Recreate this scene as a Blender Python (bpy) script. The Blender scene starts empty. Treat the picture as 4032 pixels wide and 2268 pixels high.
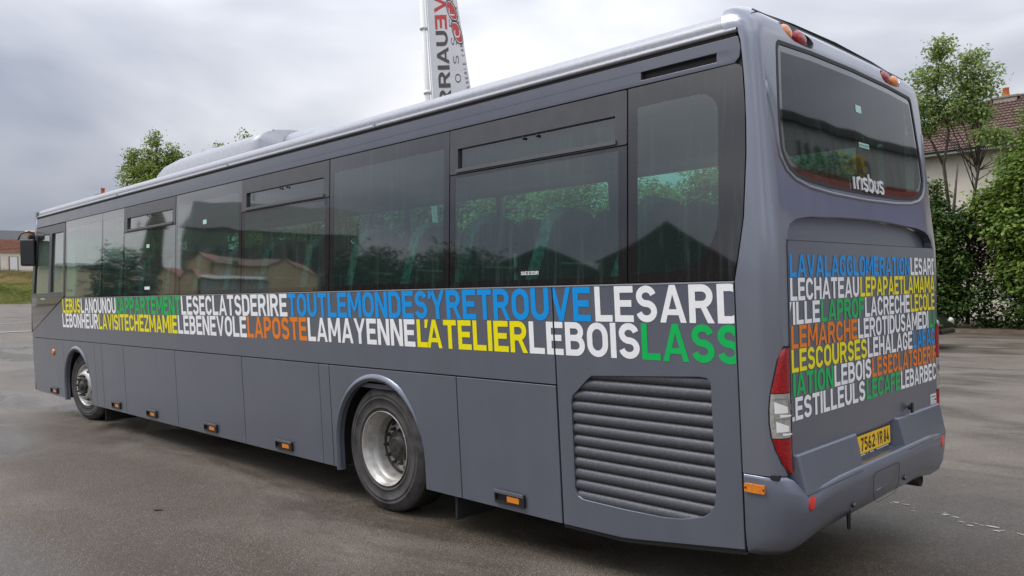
import bpy, bmesh, math, random
import numpy as np
from mathutils import Vector, Matrix
from mathutils.geometry import tessellate_polygon
random.seed(7); RNG = np.random.default_rng(7)
S = bpy.context.scene
COL = S.collection
R = math.radians
# ------------------------------------------------------------------ camera
CAMP = Vector((1.8655, -3.7297, 1.7674))
RX = Vector((0.7108277, 0.70297643, -0.02341212)); UX = Vector((0.01675009, 0.01635798, 0.99972589))
FX = Vector((-0.703166708, 0.711025006, 0.000147211720))
cd = bpy.data.cameras.new('camera'); cam = bpy.data.objects.new('camera', cd); COL.objects.link(cam)
cd.sensor_width = 36; cd.lens = 3145.056 / 4032 * 36; cd.clip_start = .1; cd.clip_end = 3000
M = Matrix((RX, UX, -FX)).transposed().to_4x4(); M.translation = CAMP; cam.matrix_world = M
S.camera = cam
# ------------------------------------------------------------------ world
W = bpy.data.worlds.new('World'); S.world = W; W.use_nodes = True
nt = W.node_tree; nt.nodes.clear()
def nd(t, ty, **k):
    n = t.nodes.new(ty)
    for a, v in k.items(): setattr(n, a, v)
    return n
sky = nd(nt, 'ShaderNodeTexSky'); sky.sky_type = 'NISHITA'; sky.sun_disc = False
sky.sun_elevation = R(52); sky.sun_rotation = R(200)
bg1 = nd(nt, 'ShaderNodeBackground'); bg1.inputs[1].default_value = .08; nt.links.new(sky.outputs[0], bg1.inputs[0])
tc = nd(nt, 'ShaderNodeTexCoord')
mp = nd(nt, 'ShaderNodeMapping'); mp.inputs['Scale'].default_value = (1, 1, 2.6); mp.inputs['Location'].default_value = (.9, 2.7, 1.5)
nt.links.new(tc.outputs['Generated'], mp.inputs[0])
n1 = nd(nt, 'ShaderNodeTexNoise'); n1.inputs['Scale'].default_value = 1.9; n1.inputs['Detail'].default_value = 5; n1.inputs['Roughness'].default_value = .45; n1.inputs['Distortion'].default_value = .35
nt.links.new(mp.outputs[0], n1.inputs[0])
rp = nd(nt, 'ShaderNodeValToRGB'); e = rp.color_ramp.elements
e[0].position = .33; e[0].color = (.21, .235, .295, 1); e[1].position = .68; e[1].color = (.66, .66, .68, 1)
m_ = e.new(.5); m_.color = (.38, .395, .44, 1)
nt.links.new(n1.outputs[0], rp.inputs[0])
sx = nd(nt, 'ShaderNodeSeparateXYZ'); nt.links.new(tc.outputs['Generated'], sx.inputs[0])
mr = nd(nt, 'ShaderNodeMapRange'); mr.inputs['From Min'].default_value = 0; mr.inputs['From Max'].default_value = 1
mr.inputs['To Min'].default_value = .76; mr.inputs['To Max'].default_value = 3.2
nt.links.new(sx.outputs[2], mr.inputs[0])
vm = nd(nt, 'ShaderNodeVectorMath', operation='SCALE'); nt.links.new(rp.outputs[0], vm.inputs[0]); nt.links.new(mr.outputs[0], vm.inputs[3])
bg2 = nd(nt, 'ShaderNodeBackground'); nt.links.new(vm.outputs[0], bg2.inputs[0]); bg2.inputs[1].default_value = 1.0
mxs = nd(nt, 'ShaderNodeMixShader'); mxs.inputs[0].default_value = .95
nt.links.new(bg1.outputs[0], mxs.inputs[1]); nt.links.new(bg2.outputs[0], mxs.inputs[2])
wo = nd(nt, 'ShaderNodeOutputWorld'); nt.links.new(mxs.outputs[0], wo.inputs[0])
# ------------------------------------------------------------------ sun, colour management
sl = bpy.data.lights.new('sun', 'SUN'); sl.energy = 1.6; sl.angle = R(28); sl.color = (1, .97, .93)
so = bpy.data.objects.new('sun', sl); COL.objects.link(so)
so.rotation_euler = Vector((-.34, -.40, .85)).to_track_quat('Z', 'Y').to_euler()
S.view_settings.view_transform = 'Standard'; S.view_settings.look = 'None'
S.view_settings.exposure = .40; S.view_settings.gamma = 1; S.view_settings.use_curve_mapping = False
S.render.engine = 'CYCLES'
try:
    S.cycles.max_bounces = 10; S.cycles.transparent_max_bounces = 16; S.cycles.caustics_reflective = False
except Exception: pass
# ------------------------------------------------------------------ materials
MATS = {}
def mat(name, col, rough=.5, metal=0., var=0., vs=6., bump=0., bs=40., coat=0., spec=.5, dirt=None, ds=3., emis=None, crough=.1):
    if name in MATS: return MATS[name]
    m = bpy.data.materials.new(name); m.use_nodes = True; t = m.node_tree; b = t.nodes['Principled BSDF']
    b.inputs['Base Color'].default_value = (*col, 1); b.inputs['Roughness'].default_value = rough
    b.inputs['Metallic'].default_value = metal; b.inputs['Coat Weight'].default_value = coat; b.inputs['Coat Roughness'].default_value = crough
    b.inputs['Specular IOR Level'].default_value = spec
    g = nd(t, 'ShaderNodeNewGeometry')
    last = None
    if var > 0 or dirt:
        n = nd(t, 'ShaderNodeTexNoise'); n.inputs['Scale'].default_value = vs; n.inputs['Detail'].default_value = 5
        t.links.new(g.outputs['Position'], n.inputs[0])
        r = nd(t, 'ShaderNodeMapRange'); r.inputs[1].default_value = .3; r.inputs[2].default_value = .7
        r.inputs[3].default_value = 1 - var; r.inputs[4].default_value = 1 + var
        t.links.new(n.outputs[0], r.inputs[0])
        v = nd(t, 'ShaderNodeVectorMath', operation='SCALE'); v.inputs[0].default_value = col
        t.links.new(r.outputs[0], v.inputs[3]); last = v.outputs[0]
        if dirt:
            n2 = nd(t, 'ShaderNodeTexNoise'); n2.inputs['Scale'].default_value = ds; n2.inputs['Detail'].default_value = 8
            t.links.new(g.outputs['Position'], n2.inputs[0])
            r2 = nd(t, 'ShaderNodeMapRange'); r2.inputs[1].default_value = .5; r2.inputs[2].default_value = .72; r2.inputs[4].default_value = dirt[3]
            t.links.new(n2.outputs[0], r2.inputs[0])
            mx = nd(t, 'ShaderNodeMix', data_type='RGBA'); mx.inputs[7].default_value = (*dirt[:3], 1)
            t.links.new(r2.outputs[0], mx.inputs[0]); t.links.new(last, mx.inputs[6]); last = mx.outputs[2]
        t.links.new(last, b.inputs['Base Color'])
    if bump > 0:
        n = nd(t, 'ShaderNodeTexNoise'); n.inputs['Scale'].default_value = bs; n.inputs['Detail'].default_value = 4
        t.links.new(g.outputs['Position'], n.inputs[0])
        bb = nd(t, 'ShaderNodeBump'); bb.inputs['Strength'].default_value = bump; bb.inputs['Distance'].default_value = .01
        t.links.new(n.outputs[0], bb.inputs['Height']); t.links.new(bb.outputs[0], b.inputs['Normal'])
    if emis: b.inputs['Emission Color'].default_value = (*emis[:3], 1); b.inputs['Emission Strength'].default_value = emis[3]
    MATS[name] = m; return m
def paint(name, col, streak=.045):
    # metallic paint that rain has run down: noise stretched along z changes gloss and tint a little, droplets as fine specks
    m = mat(name, col, .34, .5, coat=.5, crough=.1)
    t = m.node_tree; b = t.nodes['Principled BSDF']; g = nd(t, 'ShaderNodeNewGeometry')
    mp = nd(t, 'ShaderNodeMapping'); mp.inputs['Scale'].default_value = (5, 5, .9); t.links.new(g.outputs['Position'], mp.inputs[0])
    n = nd(t, 'ShaderNodeTexNoise'); n.inputs['Scale'].default_value = 1.; n.inputs['Detail'].default_value = 6; t.links.new(mp.outputs[0], n.inputs[0])
    n3 = nd(t, 'ShaderNodeTexNoise'); n3.inputs['Scale'].default_value = 1.7; n3.inputs['Detail'].default_value = 5; t.links.new(g.outputs['Position'], n3.inputs[0])
    ad = nd(t, 'ShaderNodeMath', operation='ADD'); t.links.new(n.outputs[0], ad.inputs[0]); t.links.new(n3.outputs[0], ad.inputs[1])
    r = nd(t, 'ShaderNodeMapRange'); r.inputs[1].default_value = .7; r.inputs[2].default_value = 1.3; r.inputs[3].default_value = 1 - streak; r.inputs[4].default_value = 1 + streak
    t.links.new(ad.outputs[0], r.inputs[0])
    vo = nd(t, 'ShaderNodeTexVoronoi'); vo.inputs['Scale'].default_value = 42; t.links.new(g.outputs['Position'], vo.inputs['Vector'])
    lt = nd(t, 'ShaderNodeMath', operation='LESS_THAN'); lt.inputs[1].default_value = .085; t.links.new(vo.outputs['Distance'], lt.inputs[0])
    v = nd(t, 'ShaderNodeVectorMath', operation='SCALE'); v.inputs[0].default_value = col; t.links.new(r.outputs[0], v.inputs[3])
    mx = nd(t, 'ShaderNodeMix', data_type='RGBA'); mx.inputs[7].default_value = (.42, .43, .46, 1); t.links.new(v.outputs[0], mx.inputs[6])
    lm = nd(t, 'ShaderNodeMath', operation='MULTIPLY'); lm.inputs[1].default_value = .35; t.links.new(lt.outputs[0], lm.inputs[0]); t.links.new(lm.outputs[0], mx.inputs[0])
    t.links.new(mx.outputs[2], b.inputs['Base Color'])
    r4 = nd(t, 'ShaderNodeMapRange'); r4.inputs[1].default_value = .35; r4.inputs[2].default_value = .65; r4.inputs[3].default_value = .29; r4.inputs[4].default_value = .36
    t.links.new(n.outputs[0], r4.inputs[0]); t.links.new(r4.outputs[0], b.inputs['Roughness'])
    return m
def glass(name, tint, refl_ior=1.75, streaks=True, haze=.0, solid=None, power=3):
    m = bpy.data.materials.new(name); m.use_nodes = True; t = m.node_tree; t.nodes.clear()
    o = nd(t, 'ShaderNodeOutputMaterial'); g = nd(t, 'ShaderNodeNewGeometry')
    tr = nd(t, 'ShaderNodeBsdfTransparent'); tr.inputs[0].default_value = (*tint, 1)
    if solid: tr = nd(t, 'ShaderNodeBsdfDiffuse'); tr.inputs[0].default_value = (*solid, 1)
    gl = nd(t, 'ShaderNodeBsdfGlossy'); gl.inputs['Roughness'].default_value = .03; gl.inputs[0].default_value = (1, 1, 1, 1)
    f0 = ((refl_ior - 1) / (refl_ior + 1)) ** 2
    dt = nd(t, 'ShaderNodeVectorMath', operation='DOT_PRODUCT'); t.links.new(g.outputs['Incoming'], dt.inputs[0]); t.links.new(g.outputs['Normal'], dt.inputs[1])
    ab = nd(t, 'ShaderNodeMath', operation='ABSOLUTE'); t.links.new(dt.outputs['Value'], ab.inputs[0])
    om = nd(t, 'ShaderNodeMath', operation='SUBTRACT'); om.inputs[0].default_value = 1; t.links.new(ab.outputs[0], om.inputs[1])
    pw = nd(t, 'ShaderNodeMath', operation='POWER'); pw.inputs[1].default_value = power; t.links.new(om.outputs[0], pw.inputs[0])
    fr = nd(t, 'ShaderNodeMath', operation='MULTIPLY_ADD'); fr.inputs[1].default_value = 1 - f0; fr.inputs[2].default_value = f0; t.links.new(pw.outputs[0], fr.inputs[0])
    nn = nd(t, 'ShaderNodeTexNoise'); nn.inputs['Scale'].default_value = 1.3; nn.inputs['Detail'].default_value = 1; t.links.new(g.outputs['Position'], nn.inputs[0])
    bb = nd(t, 'ShaderNodeBump'); bb.inputs['Strength'].default_value = .12; bb.inputs['Distance'].default_value = .02
    t.links.new(nn.outputs[0], bb.inputs['Height']); t.links.new(bb.outputs[0], gl.inputs['Normal'])
    mx = nd(t, 'ShaderNodeMixShader'); t.links.new(fr.outputs[0], mx.inputs[0]); t.links.new(tr.outputs[0], mx.inputs[1]); t.links.new(gl.outputs[0], mx.inputs[2])
    # rain runs and droplets, plus an even green haze painted to brighten the glass
    mp = nd(t, 'ShaderNodeMapping'); mp.inputs['Scale'].default_value = (30, 30, 1.3); t.links.new(g.outputs['Position'], mp.inputs[0])
    n = nd(t, 'ShaderNodeTexNoise'); n.inputs['Scale'].default_value = 1.; n.inputs['Detail'].default_value = 4; n.inputs['Distortion'].default_value = .6; t.links.new(mp.outputs[0], n.inputs[0])
    r = nd(t, 'ShaderNodeMapRange'); r.inputs[1].default_value = .54; r.inputs[2].default_value = .72; r.inputs[4].default_value = .09; t.links.new(n.outputs[0], r.inputs[0])
    vo = nd(t, 'ShaderNodeTexVoronoi'); vo.inputs['Scale'].default_value = 60; t.links.new(g.outputs['Position'], vo.inputs['Vector'])
    lt = nd(t, 'ShaderNodeMath', operation='LESS_THAN'); lt.inputs[1].default_value = .13; t.links.new(vo.outputs['Distance'], lt.inputs[0])
    lm = nd(t, 'ShaderNodeMath', operation='MULTIPLY_ADD'); lm.inputs[1].default_value = .10; t.links.new(lt.outputs[0], lm.inputs[0]); t.links.new(r.outputs[0], lm.inputs[2])
    a2 = nd(t, 'ShaderNodeMath', operation='ADD'); a2.inputs[1].default_value = haze; t.links.new(lm.outputs[0], a2.inputs[0])
    df = nd(t, 'ShaderNodeBsdfDiffuse'); df.inputs[0].default_value = (.19, .30, .26, 1)
    mx2 = nd(t, 'ShaderNodeMixShader'); t.links.new(a2.outputs[0], mx2.inputs[0]); t.links.new(mx.outputs[0], mx2.inputs[1]); t.links.new(df.outputs[0], mx2.inputs[2])
    t.links.new(mx2.outputs[0], o.inputs[0]); MATS[name] = m; return m
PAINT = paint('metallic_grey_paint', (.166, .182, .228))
SHELLP = paint('glossy_grey_paint', (.205, .220, .266)); SHELLP.node_tree.nodes['Principled BSDF'].inputs['Coat Weight'].default_value = 1.; SHELLP.node_tree.nodes['Principled BSDF'].inputs['Coat Roughness'].default_value = .07  # glossier coat; the lighter base puts some reflected sky into the colour
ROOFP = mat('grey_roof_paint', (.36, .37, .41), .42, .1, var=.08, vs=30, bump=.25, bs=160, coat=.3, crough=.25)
TRIMP = mat('dark_window_trim', (.060, .060, .066), .38, 0, var=.12, vs=12, coat=.3, crough=.2)
BLACKG = glass('black_printed_glass', (0, 0, 0), 1.85, haze=.012, solid=(.016, .013, .014))
RUBBER = mat('black_rubber', (.012, .012, .013), .55)
BLACKP = mat('black_plastic', (.018, .018, .02), .45, var=.3, vs=30)
CLEARG = glass('tinted_green_glass', (.33, .56, .49), 2.2, haze=.06)
REARG = glass('dark_rear_glass', (.075, .13, .12), 1.62, haze=.02, power=5)
HOPG = glass('hopper_glass', (.24, .42, .38), 2.2, haze=.04)
TYRE = mat('worn_tyre_rubber', (.058, .054, .052), .72, var=.28, vs=7, bump=.35, bs=70, dirt=(.008, .008, .008, .7), ds=9)
TREAD = mat('dark_tread', (.022, .021, .02), .8, bump=.6, bs=50)
RIM = mat('silver_rim', (.44, .425, .40), .40, .35, var=.18, vs=16, dirt=(.10, .09, .075, .65), ds=6)
HUB = mat('dirty_hub', (.055, .050, .046), .5, .3, var=.35, vs=30)
AMBER = mat('amber_lens', (.75, .22, .012), .22, coat=.8, var=.25, vs=120)
RED = mat('red_lens', (.33, .003, .008), .22, coat=.3, var=.6, vs=95)
REDR = mat('bright_red_reflector', (.85, .02, .02), .25, coat=.7)
CLEARL = mat('clear_lens', (.46, .46, .43), .15, .4, coat=1., var=.25, vs=60)
UNDER = mat('underbody_black', (.014, .013, .012), .8, var=.3)
SEATG = mat('seat_fabric', (.11, .13, .16), .9, var=.4, vs=26)
TEAL = mat('teal_seat_edge', (.05, .20, .185), .7, var=.8, vs=30)
INTER = mat('interior_grey', (.16, .17, .17), .7)
CHROME = mat('silver_badge', (.85, .85, .85), .35, .25)
VIN = {'w': mat('white_vinyl', (.93, .93, .94), .38, var=.03, vs=20), 'y': mat('yellow_vinyl', (.93, .82, .0), .38, var=.03, vs=20),
       'b': mat('blue_vinyl', (.0, .31, .80), .38, var=.03, vs=20), 'g': mat('green_vinyl', (.0, .48, .10), .38, var=.03, vs=20),
       'o': mat('orange_vinyl', (.86, .22, .008), .38, var=.03, vs=20)}
VNAME = {'w': 'white', 'y': 'yellow', 'b': 'blue', 'g': 'green', 'o': 'orange'}
# ------------------------------------------------------------------ object helpers
def setp(o, **k):
    for a, v in k.items():
        if v: o[a] = v
    return o
def link(name, me, m=None, parent=None, smooth=False, **k):
    o = bpy.data.objects.new(name, me); COL.objects.link(o)
    if m is not None:
        if not me.materials: me.materials.append(m)
    if parent is not None: o.parent = parent
    if smooth:
        for p in me.polygons: p.use_smooth = True
    return setp(o, **k)
def mesh(name, vs, fs):
    me = bpy.data.meshes.new(name); me.from_pydata([tuple(v) for v in vs], [], fs); me.update(); return me
def empty(name, loc=(0, 0, 0), rz=0, parent=None, **k):
    o = bpy.data.objects.new(name, None); COL.objects.link(o); o.location = loc; o.rotation_euler = (0, 0, rz)
    o.empty_display_size = .2
    if parent is not None: o.parent = parent
    return setp(o, **k)
def fixn(me):
    b = bmesh.new(); b.from_mesh(me); bmesh.ops.recalc_face_normals(b, faces=b.faces); b.to_mesh(me); b.free(); return me
class MB:
    def __init__(s): s.v = []; s.f = []
    def add(s, vs, fs):
        n = len(s.v); s.v += [tuple(v) for v in vs]; s.f += [tuple(i + n for i in f) for f in fs]; return s
    def box(s, a, b, rot=None, c=(0, 0, 0)):
        x0, y0, z0 = a; x1, y1, z1 = b
        vs = [Vector(q) for q in ((x0, y0, z0), (x1, y0, z0), (x1, y1, z0), (x0, y1, z0), (x0, y0, z1), (x1, y0, z1), (x1, y1, z1), (x0, y1, z1))]
        if rot is not None: vs = [rot @ v + Vector(c) for v in vs]
        return s.add(vs, [(0, 3, 2, 1), (4, 5, 6, 7), (0, 1, 5, 4), (1, 2, 6, 5), (2, 3, 7, 6), (3, 0, 4, 7)])
    def tube(s, pts, rad, n=8, cap=True):
        pts = [Vector(p) for p in pts]; rr = rad if hasattr(rad, '__len__') else [rad] * len(pts); rings = []
        for i, p in enumerate(pts):
            d = (pts[min(i + 1, len(pts) - 1)] - pts[max(i - 1, 0)]).normalized()
            a = d.orthogonal().normalized() if i == 0 else (pa - d * pa.dot(d)).normalized()
            pa = a; b = d.cross(a)
            rings.append([p + (a * math.cos(t) + b * math.sin(t)) * rr[i] for t in [2 * math.pi * k / n for k in range(n)]])
        vs = [v for r in rings for v in r]; fs = []
        for i in range(len(pts) - 1):
            for k in range(n):
                fs.append((i * n + k, i * n + (k + 1) % n, (i + 1) * n + (k + 1) % n, (i + 1) * n + k))
        if cap: fs += [tuple(range(n))[::-1], tuple((len(pts) - 1) * n + k for k in range(n))]
        return s.add(vs, fs)
    def lathe(s, prof, n=48, axis='y', c=(0, 0, 0)):
        vs = []
        for (a, r) in prof:                      # a along axis, r radius
            for k in range(n):
                t = 2 * math.pi * k / n
                if axis == 'y': vs.append((c[0] + r * math.cos(t), c[1] + a, c[2] + r * math.sin(t)))
                elif axis == 'z': vs.append((c[0] + r * math.cos(t), c[1] + r * math.sin(t), c[2] + a))
                else: vs.append((c[0] + a, c[1] + r * math.cos(t), c[2] + r * math.sin(t)))
        fs = [(i * n + k, i * n + (k + 1) % n, (i + 1) * n + (k + 1) % n, (i + 1) * n + k) for i in range(len(prof) - 1) for k in range(n)]
        return s.add(vs, fs)
    def mesh(s, name): return mesh(name, s.v, s.f)
    def link(s, name, m, parent=None, smooth=False, **k):
        me = fixn(s.mesh(name)); return link(name, me, m, parent, smooth, **k)
def bevel(o, w=.01, seg=2, ang=40):
    md = o.modifiers.new('b', 'BEVEL'); md.width = w; md.segments = seg; md.limit_method = 'ANGLE'; md.angle_limit = R(ang)
    for p in o.data.polygons: p.use_smooth = True
    wn = o.modifiers.new('w', 'WEIGHTED_NORMAL'); wn.keep_sharp = True
    return o
def copy_tree(o, parent=None):
    c = o.copy(); COL.objects.link(c)
    if parent is not None: c.parent = parent
    for ch in list(o.children): copy_tree(ch, c)
    return c
# ------------------------------------------------------------------ bus side and rear surfaces
ZB = 1.7666; TUM = .0394; LOW = .0384
def ys(z): return TUM * (z - ZB) if z > ZB else LOW * (ZB - z)
def SP(x, z, off=0.): return (x, ys(z) - off, z)
def SPR(x, z, off=0.): return (x, 2.58 - ys(z) + off, z)         # the far side
def xr(z): return 0. if z <= 1.98 else -.083 * (z - 1.98)
def RP(y, z, off=0.): return (xr(z) + off, y, z)
def slab(name, outer, holes, mapf, off0, off1, m, parent, seg=None, bev=0, **k):
    """a panel: polygon (u,v) with holes, between offsets off0 (inner) and off1 (outer), laid on a surface by mapf"""
    loops = [outer] + list(holes)
    def area(l): return sum(l[i][0] * l[(i + 1) % len(l)][1] - l[(i + 1) % len(l)][0] * l[i][1] for i in range(len(l)))
    loops = [(l if area(l) > 0 else l[::-1]) if i == 0 else (l if area(l) < 0 else l[::-1]) for i, l in enumerate(loops)]
    tris = tessellate_polygon([[Vector((p[0], p[1], 0)) for p in l] for l in loops])
    flat = [p for l in loops for p in l]; n = len(flat)
    vs = [mapf(u, v, off1) for u, v in flat] + [mapf(u, v, off0) for u, v in flat]
    fs = [tuple(t) for t in tris] + [tuple(i + n for i in t[::-1]) for t in tris]
    i0 = 0
    for l in loops:
        for i in range(len(l)):
            a = i0 + i; b = i0 + (i + 1) % len(l); fs.append((a, b, b + n, a + n))
        i0 += len(l)
    me = fixn(mesh(name, vs, fs)); o = link(name, me, m, parent, **k)
    return o
def rrect(x0, x1, z0, z1, r=.0, n=4, rr=None):
    rr = rr or [r] * 4; out = []              # radii: bl, br, tr, tl
    for (cx, cz, a0, q) in ((x0, z0, 180, 0), (x1, z0, 270, 1), (x1, z1, 0, 2), (x0, z1, 90, 3)):
        r_ = rr[q]
        if r_ <= 1e-6: out.append((cx, cz)); continue
        ox = cx + r_ if q in (0, 3) else cx - r_; oz = cz + r_ if q in (0, 1) else cz - r_
        for i in range(n + 1):
            a = R(a0 + 90 * i / n); out.append((ox + r_ * math.cos(a), oz + r_ * math.sin(a)))
    return out
bus = empty('bus', (0, 0, 0), label='long grey intercity bus seen from its rear left corner, with bands of coloured French words', category='bus')
# ---- lower side panels
G = .004
def arc_pts(cx, cz, r, a0, a1, n=18): return [(cx + r * math.cos(R(a0 + (a1 - a0) * i / n)), cz + r * math.sin(R(a0 + (a1 - a0) * i / n))) for i in range(n + 1)]
xs = [-9.956, -9.676, -8.871, -7.283, -5.668, -4.242, -4.08]
zt = 1.150
def skirt(x0, x1, z0=.273, **k):
    return bevel(slab('skirt_panel', rrect(x0 + G, x1 - G, z0, zt - .004), [], SP, -.02, 0, PAINT, bus, **k), .004, 2)
for a, b in zip(xs[:-1], xs[1:]): skirt(a, b)
skirt(-2.43, -1.478)
bevel(slab('skirt_panel', [(-12.84, .30), (-12.7, .285), (-11.322, .273), (-11.322, zt - .004), (-12.87, zt - .004), (-12.9, .7)], [], SP, -.02, 0, PAINT, bus), .004)
# arch panels
AF = (-10.72, .475, .548); AR = (-3.405, .48, .572)
def archp(x0, x1, A, gap=G):
    cx, cz, r = A
    o = [(x0 + gap, .273), (cx - r, .273)] + arc_pts(cx, cz, r, 180, 0) + [(cx + r, .273), (x1 - gap, .273), (x1 - gap, zt - .004), (x0 + gap, zt - .004)]
    return bevel(slab('wheel_arch_panel', o, [], SP, -.02, 0, PAINT, bus), .003)
archp(-11.318, -9.956, AF); archp(-4.08, -2.43, AR)
def arch_trim(A, a0, a1, w=.055, zlow=.255, lift=.021):
    cx, cz, r = A; path = [(cx - r, zlow), (cx - r, (cz + zlow) / 2)] + arc_pts(cx, cz, r, 180, a1, 30)
    n = len(path); vs = []; m = 7
    for i, (x, z) in enumerate(path):
        if i < 2: nx, nz = -1, 0
        else: nx, nz = (x - cx) / r, (z - cz) / r
        taper = 1 if i < n - 8 else max(.05, (n - 1 - i) / 7)
        for j in range(m):
            q = j / (m - 1); h = math.sin(math.pi * min(1, q * .62 + .38)) ** .8 * lift * taper if q < 1 else 0
            if j == 0: h = -.05
            if j == 1: h = lift * .55 * taper
            vs.append(SP(x + nx * w * taper * max(0, (q - .0)), z + nz * w * taper * q, h + .0015))
    fs = [(i * m + j, i * m + j + 1, (i + 1) * m + j + 1, (i + 1) * m + j) for i in range(n - 1) for j in range(m - 1)]
    link('wheel_arch_trim', fixn(mesh('trim', vs, fs)), PAINT, bus, smooth=True)
arch_trim(AF, 180, 20); arch_trim(AR, 180, 22)
# ---- band with the lettering
band = bevel(slab('side_band_panel', [(-12.87, 1.155), (-1.4785, 1.155), (-1.4785, 1.768), (-11.16, 1.768), (-12.86, 1.235)], [], SP, -.02, 0, PAINT, bus), .003)
# ---- engine side panel with grille opening
gr = [(-1.189, 1.226), (-.44, 1.266), (-.40, 1.262), (-.378, 1.235), (-.372, .66), (-.385, .585), (-.415, .535), (-.461, .505), (-.60, .468), (-.722, .455), (-1.0, .452), (-1.30, .458), (-1.34, .475), (-1.361, .52), (-1.358, 1.06), (-1.345, 1.095), (-1.225, 1.20)]
esp = bevel(slab('engine_side_panel', [(-1.468, .273), (-1.014, .278), (-.9, .290), (-.217, .378), (-.217, 1.768), (-1.468, 1.768)], [gr], SP, -.02, 0, PAINT, bus), .004)
slab('black_trim_line', [(-1.474, .25), (-1.0, .252), (-.21, .35), (-.21, .39), (-1.0, .285), (-1.474, .28)], [], SP, -.05, -.012, RUBBER, bus)
# perforated corrugated grille: one slat per corrugation
gm = mat('perforated_grille_metal', (.105, .108, .125), .5, .25)
t_ = gm.node_tree; b_ = t_.nodes['Principled BSDF']; g_ = nd(t_, 'ShaderNodeNewGeometry')
sp_ = nd(t_, 'ShaderNodeSeparateXYZ'); t_.links.new(g_.outputs['Position'], sp_.inputs[0]); sn = []
for ax_, f_ in ((0, 560.), (2, 640.)):
    a1 = nd(t_, 'ShaderNodeMath', operation='MULTIPLY'); a1.inputs[1].default_value = f_; t_.links.new(sp_.outputs[ax_], a1.inputs[0])
    a2 = nd(t_, 'ShaderNodeMath', operation='SINE'); t_.links.new(a1.outputs[0], a2.inputs[0]); sn.append(a2)
pr_ = nd(t_, 'ShaderNodeMath', operation='MULTIPLY'); t_.links.new(sn[0].outputs[0], pr_.inputs[0]); t_.links.new(sn[1].outputs[0], pr_.inputs[1])
cr = nd(t_, 'ShaderNodeMapRange'); cr.inputs[1].default_value = .25; cr.inputs[2].default_value = -.05; t_.links.new(pr_.outputs[0], cr.inputs[0])
wn = nd(t_, 'ShaderNodeTexNoise'); wn.inputs['Scale'].default_value = 55; wn.inputs['Detail'].default_value = 5; t_.links.new(g_.outputs['Position'], wn.inputs[0])
wr = nd(t_, 'ShaderNodeValToRGB'); wr.color_ramp.elements[0].position = .38; wr.color_ramp.elements[0].color = (.125, .130, .152, 1); wr.color_ramp.elements[1].position = .70; wr.color_ramp.elements[1].color = (.185, .19, .215, 1); t_.links.new(wn.outputs[0], wr.inputs[0])
mx = nd(t_, 'ShaderNodeMix', data_type='RGBA'); mx.inputs[6].default_value = (.012, .012, .014, 1); t_.links.new(wr.outputs[0], mx.inputs[7])
t_.links.new(cr.outputs[0], mx.inputs[0]); t_.links.new(mx.outputs[2], b_.inputs['Base Color'])
ng = 12; zg0, zg1 = .435, 1.272; ph = (zg1 - zg0) / ng; sm = None
for i in range(ng):
    z0 = zg0 + i * ph; vs = []; nn = 9
    for j in range(nn):
        q = j / (nn - 1); z = z0 + q * ph
        off = -.030 + .023 * math.sin(math.pi * q) ** .55
        for x in (-1.39, -.35): vs.append(SP(x, z, off))
    fs = [(2 * j, 2 * j + 1, 2 * j + 3, 2 * j + 2) for j in range(nn - 1)]
    link('grille_slat', fixn(mesh('slat', vs, fs)), gm, bus, smooth=True)
MB().add([SP(-1.42, .42, -.034), SP(-.32, .42, -.034), SP(-.32, 1.3, -.034), SP(-1.42, 1.3, -.034)], [(0, 1, 2, 3)]).link('grille_backing', RUBBER, bus)
# ---- dark backing behind gaps
bk = MB()
def backing(x0, x1, z0, z1, off=-.024):
    bk.add([SP(x0, z0, off), SP(x1, z0, off), SP(x1, z1, off), SP(x0, z1, off)], [(0, 1, 2, 3)])
backing(-12.8, -11.34, .3, 1.16); backing(-9.99, -4.03, .285, 1.16); backing(-2.5, -1.42, .285, 1.16)
backing(-12.8, -1.40, 1.13, 1.775); backing(-1.5, -1.43, .3, 1.77); backing(-.33, -.15, .40, 1.77); backing(-11.33, -9.99, 1.04, 1.16); backing(-4.1, -2.42, 1.065, 1.16)
backing(-12.8, -.16, 1.76, 1.80)
bk.link('gap_backing', RUBBER, bus)
# ---- belt moulding (a light line above the lettering)
slab('belt_moulding', [(-11.12, 1.7685), (-.215, 1.7685), (-.215, 1.7765), (-11.12, 1.7765)], [], SP, -.02, .003, mat('belt_aluminium', (.35, .36, .38), .4, .4), bus)
# ---- window band
ZW0, ZW1 = 1.782, 2.900
inner_clear = []
def pane(x0, x1, z0, z1, cx0, cx1, cz0, cz1, r=.0, rr=None, outer=None, glassm=None, mapf=SP, name='window'):
    w = empty(name, (0, 0, 0), parent=bus)
    hole = rrect(cx0, cx1, cz0, cz1, r, 6, rr)
    slab('printed_border', outer or rrect(x0 + .005, x1 - .005, z0, z1), [hole], mapf, -.006, .0, BLACKG, w)
    me = mesh('glass', [mapf(u, v, -.001) for u, v in hole], [tuple(range(len(hole)))]); link('glass', me, glassm or CLEARG, w)
    return w
pane(-11.095, -9.549, ZW0, ZW1, -11.06, -9.575, 1.80, 2.795)
pane(-9.549, -8.761, ZW0, ZW1, -9.525, -8.785, 1.80, 2.80)
pane(-8.761, -7.172, ZW0, 2.575, -8.735, -7.20, 1.80, 2.555)
pane(-7.172, -5.597, ZW0, ZW1, -7.13, -5.66, 1.82, 2.785)
pane(-5.597, -4.013, ZW0, 2.575, -5.54, -4.08, 1.82, 2.555)
pane(-4.013, -2.454, ZW0, ZW1, -3.951, -2.52, 1.82, 2.782)
pane(-2.454, -.889, ZW0, 2.575, -2.393, -.955, 1.82, 2.555)
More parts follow.
